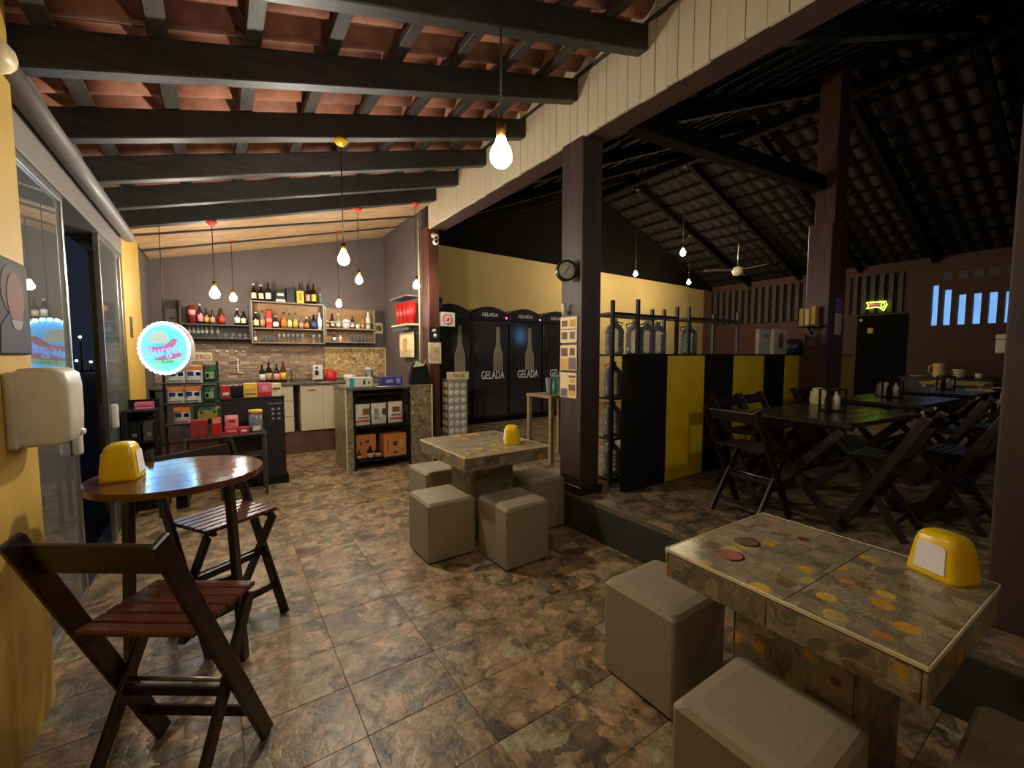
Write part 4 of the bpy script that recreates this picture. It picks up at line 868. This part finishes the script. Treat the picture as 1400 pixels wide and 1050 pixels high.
# shelf units
def unit(label, x0, x1, z0, ztop, shelves, mat, top=False, back=None, d=.20):
    t = thing('bottle_shelf', label, 'shelf', ((x0+x1)/2, 7.70, z0), 0, 'wall shelves of the kitchen bar'); W = (x1-x0)/2; H = ztop-z0
    for s in (-1, 1): part('side_panel', MB().bb(s*W-.011, s*W+.011, -d, 0, 0, H, .003), mat, t)
    for zz in shelves: part('shelf', MB().bb(-W+.012, W-.012, -d, 0, zz-z0-.02, zz-z0, .003), mat, t)
    if top: part('top_board', MB().bb(-W-.011, W+.011, -d-.005, 0, H, H+.022, .003), mat, t)
    if back: part('back_panel', MB().bb(-W+.012, W-.012, -.012, -.004, 0, H), back, t)
    return t
M_backp = pm('tan back board', (140, 104, 64), .6)
unit('dark open wall shelf with hanging glasses, over the chip rack', -.42, .40, 1.72, 2.26, [1.742, 1.935], M_shelfd)
unit('large grey wall shelf packed with bottles in the middle of the kitchen wall', .425, 1.425, 1.665, 2.285, [1.688, 1.905], M_shelfw, True, M_backp)
unit('pale wall shelf with a glass rail beside the framed tile', 1.45, 2.24, 1.69, 2.27, [1.712, 1.935], M_shelfw, False, M_backp)
o = bpy.data.objects['bottle_shelf.002']; part('rail', MB().bb(-.385, .385, -.20, -.192, .335, .35, .002), M_shelfw, o)
YB = 7.575
ON = 'standing on top of the middle bottle shelf'
for x, h, r, b, l, c, wh in ((.467, .25, .033, 'black', 'cream', 'white', 'first on top of the middle bottle shelf'), (.563, .245, .033, 'black', 'cream', 'white', 'second on top of the middle bottle shelf'), (.659, .28, .036, 'black', 'white', 'black', 'third on top of the middle bottle shelf'),
    (1.211, .31, .033, 'black', 'pink', 'black', 'on top of the middle shelf beside the yellow box'), (1.297, .33, .036, 'black', 'yellow', 'black', 'on top of the middle shelf near its end'), (1.396, .26, .018, 'clear', 'green', 'black', 'slim, at the very end of the middle shelf top')):
    bottle(x, YB, 2.308, h, r, b, l, c, wh)
def carton(name, x, y, z, wx, wy, h, mat, label, cat='box', grp=None, prints=(), rz=0):
    t = thing(name, label, cat, (x, y, z), rz, grp); part('carton', MB().bb(-wx/2, wx/2, -wy/2, wy/2, 0, h, .004), mat, t)
    for i, (px, pz, pw_, ph_, pmat) in enumerate(prints): part('print', MB().bb(px-pw_/2, px+pw_/2, -wy/2-.003, -wy/2, pz-ph_/2, pz+ph_/2, .001), pmat, t)
    return t
carton('gift_box', .818, YB, 2.308, .13, .10, .17, M_black, 'dark gift box with a white oval on top of the middle bottle shelf', 'box', None, ((0, .11, .09, .04, M_white), (0, .02, .13, .035, M_white)))
carton('gift_box', .955, YB, 2.308, .11, .10, .22, pm('navy box', (26, 28, 40), .4), 'plain navy gift box beside the white oval box on the shelf top', 'box')
carton('gift_box', 1.095, YB, 2.308, .10, .09, .19, LC['yellow'], 'yellow gift box on top of the middle bottle shelf', 'box', None, ((0, .1, .05, .12, LC['orange']),))
bottle(1.095, YB, 2.499, .13, .022, 'black', 'yellow', 'black', 'rising out of the yellow gift box', .2)
mids = ((.482, .235, .038, 'dark', 'cream', 'white', 'first on the middle board of the big shelf'), (.569, .265, .033, 'clear', 'tan', 'gold', 'second on the middle board of the big shelf'), (.745, .19, .04, 'purple', 'white', 'white', 'round, just past the red tin on the middle board'),
    (.855, .25, .04, 'amber', 'orange', 'black', 'broad, in the middle of the middle board'), (.937, .24, .031, 'olive', 'cream', 'black', 'slim, next to the broad orange one'), (1.02, .25, .031, 'olive', 'yellow', 'black', 'tall and slim, next to another olive bottle'), (1.103, .20, .030, 'clear', 'pink', 'gold', 'small, past the two olive bottles'),
    (1.178, .19, .036, 'brown', 'orange', 'white', 'squat, on the middle board of the big shelf'), (1.285, .24, .040, 'black', 'blue', 'black', 'broad, near the end of the middle board'), (1.373, .27, .032, 'white', 'white', 'white', 'last on the middle board of the big shelf'))
for x, h, r, b, l, c, wh in mids: bottle(x, YB, 1.906, h, r, b, l, c, wh)
t = thing('tin', 'tall red whisky tin on the middle board of the big bottle shelf', 'tin', (.656, YB, 1.906)); part('body', MB().lathe([(0, 0), (.04, 0), (.04, .26), (0, .26)], 16), LC['red'], t, smooth=False); part('lid', MB().lathe([(0, .261), (.041, .261), (.041, .285), (0, .285)], 16), pm('dark red lid', (120, 26, 24), .4), t); part('print', MB().lathe([(.0405, .09), (.041, .09), (.041, .14), (.0405, .14)], 16), LC['pink'], t)
bottle(.463, YB, 1.689, .16, .026, 'clear', 'white', 'white', 'small, at the end of the low board among the glasses')
for i, x in enumerate((.559, .610, .661, .715)): tumbler(x, YB, 1.689, .10, ['first', 'second', 'third', 'fourth'][i]+' tumbler from the small clear bottle on the low board of the big shelf', 'tumblers on the big shelf', .024)
for i, x in enumerate((.785, .850, .915, .980, 1.045, 1.116, 1.277, 1.365)): wineglass(x, YB, 1.689, .14, ['first', 'second', 'third', 'fourth', 'fifth', 'sixth', 'seventh', 'last'][i]+' stemmed glass along the low board of the big shelf', 'stemmed glasses on the big shelf')
t = thing('tin', 'dark red printed tin at the wall end of the dark shelf', 'tin', (-.294, YB, 1.936)); part('body', MB().lathe([(0, 0), (.045, 0), (.045, .25), (0, .25)], 14), pm('maroon tin', (120, 34, 34), .35), t); part('print', MB().lathe([(.0455, .12), (.046, .12), (.046, .19), (.0455, .19)], 14), LC['pink'], t)
for x, h, r, b, l, c, wh in ((-.20, .28, .034, 'purple', 'pink', 'white', 'beside the maroon tin on the dark shelf'), (-.128, .22, .03, 'purple', 'tan', 'black', 'second past the maroon tin on the dark shelf'), (-.06, .20, .032, 'brown', 'tan', 'black', 'in the middle of the dark shelf'), (.055, .24, .04, 'brown', 'red', 'gold', 'bright, under the hanging bulb on the dark shelf'), (.244, .24, .034, 'black', 'white', 'white', 'second from the end of the dark shelf'), (.325, .21, .034, 'black', 'cream', 'black', 'last on the dark shelf')): bottle(x, YB, 1.936, h, r, b, l, c, wh)
for i, x in enumerate((-.33, -.28, -.23, -.18, -.13, -.07, -.0)): wineglass(x, YB, 1.914, .12, ['first', 'second', 'third', 'fourth', 'fifth', 'sixth', 'seventh'][i]+' wine glass hanging upside down under the dark shelf board', 'wine glasses hanging under the dark shelf', True)
for i, x in enumerate((.09, .18, .27, .335)): tumbler(x, YB, 1.743, .07, ['first', 'second', 'third', 'last'][i]+' low glass on the bottom board of the dark shelf', 'low glasses on the dark shelf')
for x, h, r, b, l, c, wh in ((1.49, .12, .026, 'red', 'tan', 'white', 'first on the pale shelf'), (1.571, .24, .03, 'purple', 'cream', 'black', 'second on the pale shelf'), (1.66, .24, .034, 'olive', 'white', 'white', 'third on the pale shelf'), (1.888, .22, .03, 'brown', 'white', 'black', 'past the white bowl on the pale shelf'), (2.06, .21, .03, 'amber', 'tan', 'black', 'second last on the pale shelf'), (2.15, .29, .04, 'white', 'cream', 'white', 'tall, at the end of the pale shelf')): bottle(x, YB, 1.936, h, r, b, l, c, wh)
one('bowl', MB().lathe([(0, 0), (.05, 0), (.07, .06), (.065, .13), (.04, .15), (.0, .15)], 14), M_white, 'white lidded bowl in the middle of the pale shelf', 'bowl', None, (1.79, YB, 1.936), smooth=True)
one('cup', MB().lathe([(0, 0), (.03, 0), (.04, .08), (.036, .08), (.0, .01)], 12), M_white, 'white cup between two bottles on the pale shelf', 'cup', None, (1.975, YB, 1.936), smooth=True)
bottle(1.591, YB, 1.713, .15, .026, 'brown', 'white', 'white', 'on the lower board of the pale shelf'); bottle(1.69, YB, 1.713, .11, .024, 'white', 'pink', 'white', 'small, on the lower board of the pale shelf')
for i, x in enumerate((1.86, 1.92, 1.98, 2.04, 2.10)): tumbler(x, YB, 1.713, .12, ['first', 'second', 'third', 'fourth', 'last'][i]+' tall tumbler on the lower board of the pale shelf', 'tumblers on the pale shelf', .026)
t = thing('framed_tile', 'small square framed tile on the wall beside the pale shelf', 'picture', (2.365, 7.70, 1.965)); part('frame', MB().bb(-.075, .075, -.02, 0, -.095, .095, .004), M_trim, t); part('print', MB().lathe([(0, 0), (.05, 0), (.05, .004), (0, .004)], 16, (0, -.02, 0), fm), pm('framed print', (130, 96, 60), .6), t)
t = thing('drain_pipe', 'short white elbow pipe on the stone splashback', 'pipe', (.23, 7.66, 0)); part('tube', MB().tube([(0, 0, 1.43), (0, 0, 1.24), (.01, 0, 1.22), (.065, 0, 1.22)], .012, 6), M_white, t); part('collar', MB().cyl((0, 0, 1.40), (0, 0, 1.44), .018, 8), M_white, t)
for i, x in enumerate((-.02, .10, .215, .31)): one('wall_hook', MB().lathe([(0, 0), (.02, 0), (.012, .03), (0, .03)], 8, (0, 0, 0), fm), M_white, ['first', 'second', 'third', 'last'][i]+' white hook in the row along the stone splashback', 'hook', 'white hooks on the splashback', (x, 7.672, 1.545))
t = thing('wall_switch', 'pale wall plate near the corner, beside the dark shelf', 'switch plate', (-.52, 7.70, 2.02)); part('plate', MB().bb(-.075, .075, -.012, 0, -.12, .12, .004), M_header, t); part('rocker', MB().bb(-.03, .03, -.018, -.012, -.03, .0, .002), M_black, t)
# on the worktop
WT = 1.081
for x, y, h, r, b, l, c, wh in ((.53, 7.45, .27, .04, 'black', 'white', 'black', 'first in the group on the kitchen worktop'), (.62, 7.50, .30, .045, 'black', 'tan', 'black', 'second in the group on the kitchen worktop'), (.72, 7.46, .28, .04, 'dark', 'pink', 'black', 'third in the group on the kitchen worktop'), (.812, 7.48, .31, .045, 'brown', 'yellow', 'red', 'last in the group on the kitchen worktop')): bottle(x, y, WT, h, r, b, l, c, wh)
t = thing('coffee_machine', 'small white and black coffee machine by the sink', 'coffee machine', (1.30, 7.46, WT)); part('body', MB().bb(-.07, .07, -.05, .12, 0, .25, .01, 2), M_white, t); part('spout', MB().bb(-.05, .0, -.10, -.05, .10, .17, .006), M_black, t); part('tray', MB().bb(-.06, .05, -.13, -.05, 0, .03, .004), M_black, t); part('dial', MB().lathe([(0, 0), (.018, 0), (.018, .012), (0, .012)], 10, (-.02, -.05, .21), fm), M_black, t)
t = thing('kettle', 'red kettle on the worktop beside the coffee machine', 'kettle', (1.50, 7.45, WT)); part('body', MB().lathe([(0, 0), (.075, 0), (.085, .05), (.065, .16), (.03, .18), (0, .185)], 14), M_red, t, smooth=True); part('handle', MB().tube([(-.07, 0, .05), (-.12, 0, .08), (-.12, 0, .16), (-.05, 0, .18)], .012, 6), M_red, t); part('spout', MB().cyl((.06, 0, .10), (.11, 0, .16), .014, 8, .01), M_red, t)
t = thing('saucepan', 'white saucepan with a long handle on the worktop near the red kettle', 'pan', (1.78, 7.42, WT)); part('bowl', MB().lathe([(0, 0), (.09, 0), (.1, .09), (.095, .09), (.085, .01), (0, .01)], 14), M_white, t, smooth=True); part('handle', MB().bar((.09, 0, .07), (.22, -.05, .11), .02, .012), M_plank, t)
t = thing('storage_jar', 'clear storage jar with a white lid at the end of the kitchen worktop', 'jar', (2.10, 7.42, WT)); part('body', MB().lathe([(0, 0), (.07, 0), (.07, .16), (0, .16)], 12), M_water, t); part('lid', MB().lathe([(0, .161), (.065, .161), (.065, .20), (0, .2)], 12), M_white, t)

# ------------------------------------------------------------------ bar counter
t = thing('bar_counter', 'bar counter with dark shelves between mosaic covered ends at the room end', 'counter', (0, 0, 0)); bc = t
part('side_panel', MB().bb(1.30, 1.385, 5.62, 6.30, 0, 1.06, .003), M_mosaic_bar, t, label='mosaic covered end panel'); part('edge', MB().bb(1.288, 1.302, 5.608, 5.625, 0, 1.06, .002), M_trim, t)
part('pier', MB().bb(2.145, 2.455, 5.62, 5.735, .0, 1.085, .003), M_mosaic_bar, t, label='mosaic covered pier'); part('edge', MB().bb(2.448, 2.462, 5.606, 5.622, 0, 1.085, .002), M_trim, t)
part('back_panel', MB().bb(1.385, 2.40, 5.98, 6.0, 0, 1.04), M_shelfd, t)
for z in (.13, .58, 1.0): part('shelf', MB().bb(1.387, 2.143, 5.63, 5.98, z-.03, z, .003), M_blackmat, t)
for x in (1.40, 2.13): part('upright', MB().bb(x-.013, x+.013, 5.625, 5.66, 0, .999, .002), M_blackmat, t)
part('worktop', MB().bb(1.29, 2.145, 5.61, 6.32, 1.045, 1.085, .004), M_counter, t)
BS = .581; kraft = pm('snack bag', (222, 212, 190), .5); 
def bag(name, label, x, y, z, wx, h, mat, top, grp, prints=(), d=.06, rz=0, cat='snack bag', tilt=0):
    t = thing(name, label, cat, (x, y, z), rz, grp); n = 7; secs = []
    for zz, k, dd in ((0, .96, .25), (h*.06, .98, .45), (h*.3, 1, 1), (h*.65, 1, .9), (h*.9, .97, .35), (h, .99, .12)):
        secs.append([(sx*wx/2*k*(1 if abs(sx) < 1 else 1), (sy*d/2*dd)*(1-abs(sx)**3*.75)+tilt*zz, zz) for sx, sy in ((-1, 0), (-.6, -1), (0, -1), (.6, -1), (1, 0), (.6, 1), (0, 1), (-.6, 1))])
    part('pouch', MB().loft(secs), mat, t, smooth=False)
    for (px, pz, pw_, ph_, pmat) in prints: part('print', MB().box((px, -d*.5*.98+tilt*pz*h, pz*h), (pw_*wx, .004, ph_*h), None, .001), pmat, t)
    if top: part('seal', MB().prism([(-wx/2+wx*i/14, (h*.0+.012 if i % 2 else 0)) for i in range(15)]+[(wx/2, -.035), (-wx/2, -.035)], .004, Matrix(((1, 0, 0, 0), (0, 0, -1, tilt*h+.002), (0, 1, 0, h), (0, 0, 0, 1)))), top, t)
    return t
bag('snack_bag', 'white snack bag with a brown oval, first on the middle bar shelf', 1.515, 5.70, BS, .20, .27, kraft, LC['cream'], 'white snack bags on the bar shelf', ((.05, .66, .5, .3, M_print), (0, .22, .9, .07, LC['red']), (0, .36, .6, .06, M_shelfd)))
bag('snack_bag', 'pale snack bag with grey print in the middle of the bar shelf', 1.735, 5.71, BS, .20, .27, kraft, LC['white'], 'white snack bags on the bar shelf', ((-.04, .5, .3, .55, pm('grey green print', (150, 156, 132), .6)), (.06, .6, .25, .3, M_shelfd)))
bag('snack_bag', 'white snack bag with a red oval, last on the middle bar shelf', 1.955, 5.70, BS, .20, .28, kraft, LC['cream'], 'white snack bags on the bar shelf', ((0, .66, .5, .24, pm('red print', (150, 70, 50), .6)), (0, .22, .9, .07, LC['red']), (0, .38, .6, .06, M_shelfd)))
M_orange = pm('orange carton', (206, 126, 60), .7, var=.1)
carton('carton', 1.56, 5.84, .131, .28, .2, .31, M_orange, 'orange carton behind the dark bottles on the lowest bar shelf', 'box', 'orange cartons on the bar shelf', ((.02, .22, .06, .03, M_shelfd), (-.06, .2, .03, .06, M_print))); carton('carton', 1.93, 5.76, .131, .31, .22, .30, M_orange, 'orange carton with dark marks on the lowest bar shelf', 'box', 'orange cartons on the bar shelf', ((.0, .17, .06, .06, M_shelfd), (-.1, .14, .02, .16, M_print), (.09, .17, .07, .1, M_print2), (0, .05, .05, .03, M_shelfd)))
for i, x in enumerate((1.46, 1.60, 1.70)): bottle(x, 5.68, .131, (.13, .17, .16)[i], (.03, .045, .042)[i], ('brown', 'dark', 'black')[i], 'tan', 'black', ('small', 'broad', 'stout')[i]+', before the orange carton on the lowest bar shelf')
carton('snack_carton', 1.50, 5.74, 1.086, .30, .16, .12, M_white, 'white snack carton with a teal corner on the bar counter', 'box', None, ((-.115, .06, .06, .11, pm('teal print', (40, 160, 172), .5)), (.04, .06, .03, .06, M_shelfd), (.1, .05, .02, .04, M_shelfd)))
carton('snack_carton', 1.91, 5.74, 1.086, .28, .16, .12, pm('indigo carton', (52, 52, 120), .5), 'indigo snack carton on the bar counter', 'box', None, ((-.04, .06, .1, .05, pm('pale indigo', (130, 136, 190), .5)), (.08, .06, .06, .07, pm('pale indigo', (130, 136, 190), .5))))
one('dish', MB().lathe([(0, 0), (.07, 0), (.1, .03), (.095, .03), (0, .01)], 16), LC['yellow'], 'yellow dish on the bar counter behind the indigo carton', 'dish', None, (1.93, 5.95, 1.086), smooth=True)
t = thing('cloth_bag', 'black cloth draped over a stand at the end of the bar, beside the post', 'cloth', (2.30, 5.68, 1.086)); part('cloth', MB().loft([rrect(.15, .045, .02, 0, 2), rrect(.145, .04, .02, .12, 2), rrect(.12, .035, .02, .24, 2), rrect(.09, .02, .015, .30, 2)]), M_blackmat, t)
part('badge', MB().prism([(-.09, 0), (.06, .02), (.10, .11), (.06, .05), (.0, .06), (-.05, .09)], .004, Matrix(((1, 0, 0, -.01), (0, 0, -1, -.04), (0, 1, 0, .24), (0, 0, 0, 1)))), LC['cream'], t, label='pale printed flap')
bottle(2.30, 5.615+.006, 1.086, .20, .024, 'clear', 'white', 'white', 'standing before the black cloth at the bar end') if False else None
# shelf of red cups on the kitchen side wall
t = thing('wall_rack', 'wall rack with red cups and a tan bag on the wall by the brown post', 'rack', (2.48, 6.40, 0)); part('board', MB().bb(-.20, 0, -.34, .36, 1.93, 1.955, .003), M_trim, t); part('canopy_board', MB().bb(-.22, 0, -.36, .38, 2.345, 2.365, .003), M_header, t); part('rail', MB().bb(-.19, -.17, -.34, .36, 1.86, 1.90, .003), pm('blue grey rail', (70, 84, 100), .5), t)
for i in range(4): 
    one('cup', MB().lathe([(0, 0), (.055, 0), (.075, .32), (.07, .32), (0, .01)], 12), M_red, ['first', 'second', 'third', 'last'][i]+' stack of red cups on the wall rack, counted from the brown post', 'cups', 'red cups on the wall rack', (2.385, 6.14+i*.165, 1.957), smooth=True)
bag('paper_bag', 'crumpled tan paper bag hanging below the red cups', 2.40, 6.42, 1.46, .62, .38, M_paper, None, None, ((.05, .5, .2, .5, M_print2),), .10, R(-90), 'bag')

# ------------------------------------------------------------------ snack corner on the left
t = thing('black_cabinet', 'black snack cabinet with faint grey symbols in front of the kitchen', 'cabinet', (0, 0, 0)); part('body', MB().bb(.0, .61, 5.62, 6.05, .10, 1.0, .004), M_black, t); part('top', MB().bb(-.01, .62, 5.61, 6.06, 1.0, 1.012, .003), M_blackmat, t); part('plinth', MB().bb(-.01, .63, 5.60, 6.07, 0, .10, .004), M_blackmat, t)
M_sym = pm('grey symbols', (120, 122, 124), .5)
for i in range(2):
    for j in range(3): part('symbol_print', MB().lathe([(0, 0), (.018, 0), (.018, .002), (0, .002)], 8, (.49+i*.06, 5.62, .87-j*.055), fm), M_sym, t)
part('symbol_print', MB().bb(.44, .58, 5.617, 5.62, .93, .945), M_sym, t)
CT = 1.0125
carton('snack_carton', .05, 5.80, CT, .08, .1, .14, M_red, 'red snack carton at the rack end of the black cabinet', 'box', 'snack cartons on the black cabinet', ((0, .05, .06, .03, M_white),))
for i in range(2): 
    one('can', MB().lathe([(0, 0), (.026, 0), (.029, .01), (.029, .12), (.022, .135), (0, .135)], 12), M_blackmat, ['dark drink can beside the red snack carton on the black cabinet', 'dark drink can beside the yellow snack carton on the black cabinet'][i], 'can', 'dark cans on the black cabinet', (.125+i*.06, 5.75, CT), smooth=True)
carton('snack_carton', .285, 5.78, CT, .135, .12, .16, LC['yellow'], 'yellow snack carton on the black cabinet', 'box', 'snack cartons on the black cabinet', ((0, .09, .11, .02, M_print2), (0, .04, .11, .02, M_print)))
carton('snack_carton', .425, 5.78, CT, .13, .12, .16, pm('pink carton', (222, 92, 120), .5), 'pink snack carton with a red base on the black cabinet', 'box', 'snack cartons on the black cabinet', ((0, .03, .12, .05, M_red), (0, .1, .06, .06, LC['pink'])))
carton('snack_carton', .545, 5.78, CT, .10, .12, .15, LC['cream'], 'cream snack carton with brown script at the end of the black cabinet', 'box', 'snack cartons on the black cabinet', ((0, .09, .08, .025, M_print),))
# low open table with sweets in front
t = thing('snack_table', 'dark open metal table with sweets before the black cabinet', 'table', (0, 0, 0)); part('top', MB().bb(-.32, .39, 5.22, 5.54, .655, .675, .003), M_shelfd, t); part('shelf', MB().bb(-.30, .37, 5.24, 5.52, .42, .436, .003), M_shelfd, t)
for x in (-.305, .375):
    for y in (5.235, 5.525): part('leg', MB().bb(x-.014, x+.014, y-.014, y+.014, 0, .655, .002), M_shelfd, t)
ST = .676
carton('sweet_box', -.19, 5.31, ST, .14, .12, .17, pm('dark red box', (150, 40, 36), .5), 'dark red sweet box on the snack table', 'box', 'sweet boxes on the snack table'); carton('sweet_box', -.045, 5.31, ST, .08, .12, .18, M_red, 'narrow red sweet box on the snack table', 'box', 'sweet boxes on the snack table', ((0, .15, .07, .04, LC['pink']),))
carton('sweet_box', .08, 5.33, ST, .12, .1, .07, pm('crimson', (196, 40, 56), .5), 'low crimson sweet packet below the pink bag', 'box', 'sweet boxes on the snack table', ((0, .035, .08, .02, LC['pink']),)); carton('sweet_box', .19, 5.31, ST, .09, .09, .065, pm('crimson', (196, 40, 56), .5), 'low crimson sweet packet beside the yellow lidded jar', 'box', 'sweet boxes on the snack table', ((0, .03, .05, .02, LC['white']),))
bag('sweet_bag', 'pink sweet bag lying on the crimson packet', .085, 5.36, .747, .12, .12, LC['pink'], None, None, ((0, .5, .5, .3, M_red),), .05)
t = thing('sweet_jar', 'clear sweet jar with a yellow lid on the snack table', 'jar', (.30, 5.34, ST)); part('body', MB().lathe([(0, 0), (.06, 0), (.065, .02), (.065, .19), (.05, .2), (0, .2)], 14), M_water, t); part('lid', MB().lathe([(0, .201), (.066, .201), (.066, .235), (0, .235)], 14), LC['yellow'], t); part('sweets', MB().lathe([(0, .012), (.055, .012), (.055, .12), (0, .12)], 12), M_print, t); part('label', MB().bb(-.03, .04, -.067, -.064, .02, .07), M_white, t)
# chip rack
t = thing('chip_rack', 'black wire chip rack with rows of snack bags below the round burger sign', 'rack', (0, 0, 0))
for x in (-.47, -.02): part('post', MB().bb(x-.012, x+.012, 5.56, 5.585, 0, 1.43, .002), M_black, t)
for z in (.80, 1.01, 1.215): part('shelf', MB().bb(-.48, -.01, 5.40, 5.585, z-.012, z, .002), M_black, t)
for x in (-.47, -.02): part('foot', MB().bb(x-.012, x+.012, 5.24, 5.559, 0, .025, .002), M_black, t)
part('sign_card', MB().bb(-.30, -.06, 5.575, 5.59, 1.43, 1.52, .002), LC['cream'], t, label='yellow sign card'); text('lettering', 'ZERO', .07, LC['red'], t, (-.16, 5.573, 1.475), (R(90), 0, 0), .001)
chipW = pm('white chip bag', (206, 204, 200), .35); chipG = pm('green chip bag', (34, 74, 44), .3); chipO = LC['orange']; navy = pm('navy print', (34, 44, 84), .4)
k = 0
CG = 'snack bags on the chip rack'
for (x, z, kind, l) in ((-.36, 1.216, 'W', 'white and orange chip bag, first on the top row of the chip rack'), (-.215, 1.216, 'W', 'white and orange chip bag, second on the top row of the chip rack'), (-.085, 1.216, 'G', 'green snack bag on the top row of the chip rack'),
    (-.37, 1.011, 'W', 'white and orange chip bag with navy patch on the middle row of the rack'), (-.235, 1.011, 'W', 'white and orange chip bag in the middle of the chip rack'), (-.095, 1.011, 'G', 'green snack bag on the middle row of the chip rack'),
    (-.33, .801, 'W', 'orange chip bag on the lowest row of the chip rack'), (-.12, .801, 'B', 'large dark green snack bag with gold prints on the lowest rack row')):
    if kind == 'W': bag('chip_bag', l, x, 5.47, z, .135, .175, chipW, chipO, CG, ((0, .84, .96, .26, chipO), (-.03, .52, .36, .24, navy), (.035, .5, .3, .2, M_blackmat), (0, .2, .8, .1, LC['pink'] if z < .9 else M_paper)), .07)
    elif kind == 'G': bag('chip_bag', l, x, 5.47, z, .12, .175, chipG, None, CG, ((0, .4, .6, .4, pm('sage print', (150, 164, 110), .4)), (-.02, .38, .2, .25, M_white)), .07)
    else: bag('chip_bag', l, x, 5.46, z, .24, .175, chipG, None, CG, ((.0, .45, .7, .5, pm('gold print', (150, 140, 60), .4)), (-.05, .6, .1, .12, M_white), (.06, .6, .1, .12, LC['yellow'])), .08)
# dark rack by the yellow corner
t = thing('small_rack', 'low black rack with dark goods beside the yellow corner', 'rack', (-.60, 5.15, 0))
for x in (-.10, .10):
    for y in (-.12, .12): part('post', MB().bb(x-.01, x+.01, y-.01, y+.01, 0, 1.0, .002), M_black, t)
part('back_panel', MB().bb(-.112, .112, .125, .135, .02, 1.08, .002), M_blackmat, t); part('side_sheet', MB().bb(-.125, -.112, -.13, .135, .02, 1.0, .002), M_blackmat, t)
for z in (.45, .72, 1.0): part('shelf', MB().bb(-.11, .11, -.13, .13, z-.014, z, .002), M_black, t)
carton('sweet_box', -.58, 5.12, 1.001, .13, .14, .065, pm('magenta carton', (176, 70, 110), .5), 'pink striped sweet box on top of the low black rack', 'box', None, ((0, .05, .12, .012, LC['pink']), (0, .02, .12, .012, LC['pink'])))
for i, (x, z) in enumerate(((-.65, .721), (-.55, .721), (-.65, .451), (-.55, .451))): carton('goods_box', x, 5.12, z, .085, .16, .17, (M_blackmat, M_shelfd)[i % 2], ['black box on the upper level of the low rack, wall side', 'grey box on the upper level of the low rack', 'black box on the lower level of the low rack, wall side', 'grey box on the lower level of the low rack'][i], 'box', 'dark boxes on the low rack', ((0, .06, .03, .03, M_header),))

# ceiling fan in the hall
t = thing('ceiling_fan', 'small ceiling fan with a white hub hanging under the dark hall roof', 'fan', (9.3, 5.045, zh(9.3)))
part('rod', MB().cyl((0, 0, 0), (0, 0, -1.02), .014, 8), M_steel, t); part('hub', MB().lathe([(0, -1.20), (.09, -1.18), (.12, -1.10), (.10, -1.03), (.03, -1.0), (0, -1.0)], 16), M_white, t, smooth=True)
for i in range(3):
    a = R(20+120*i); part('blade', MB().box((.40*math.cos(a), .40*math.sin(a), -1.08), (.58, .12, .012), (R(8), 0, a), .004), M_header, t)
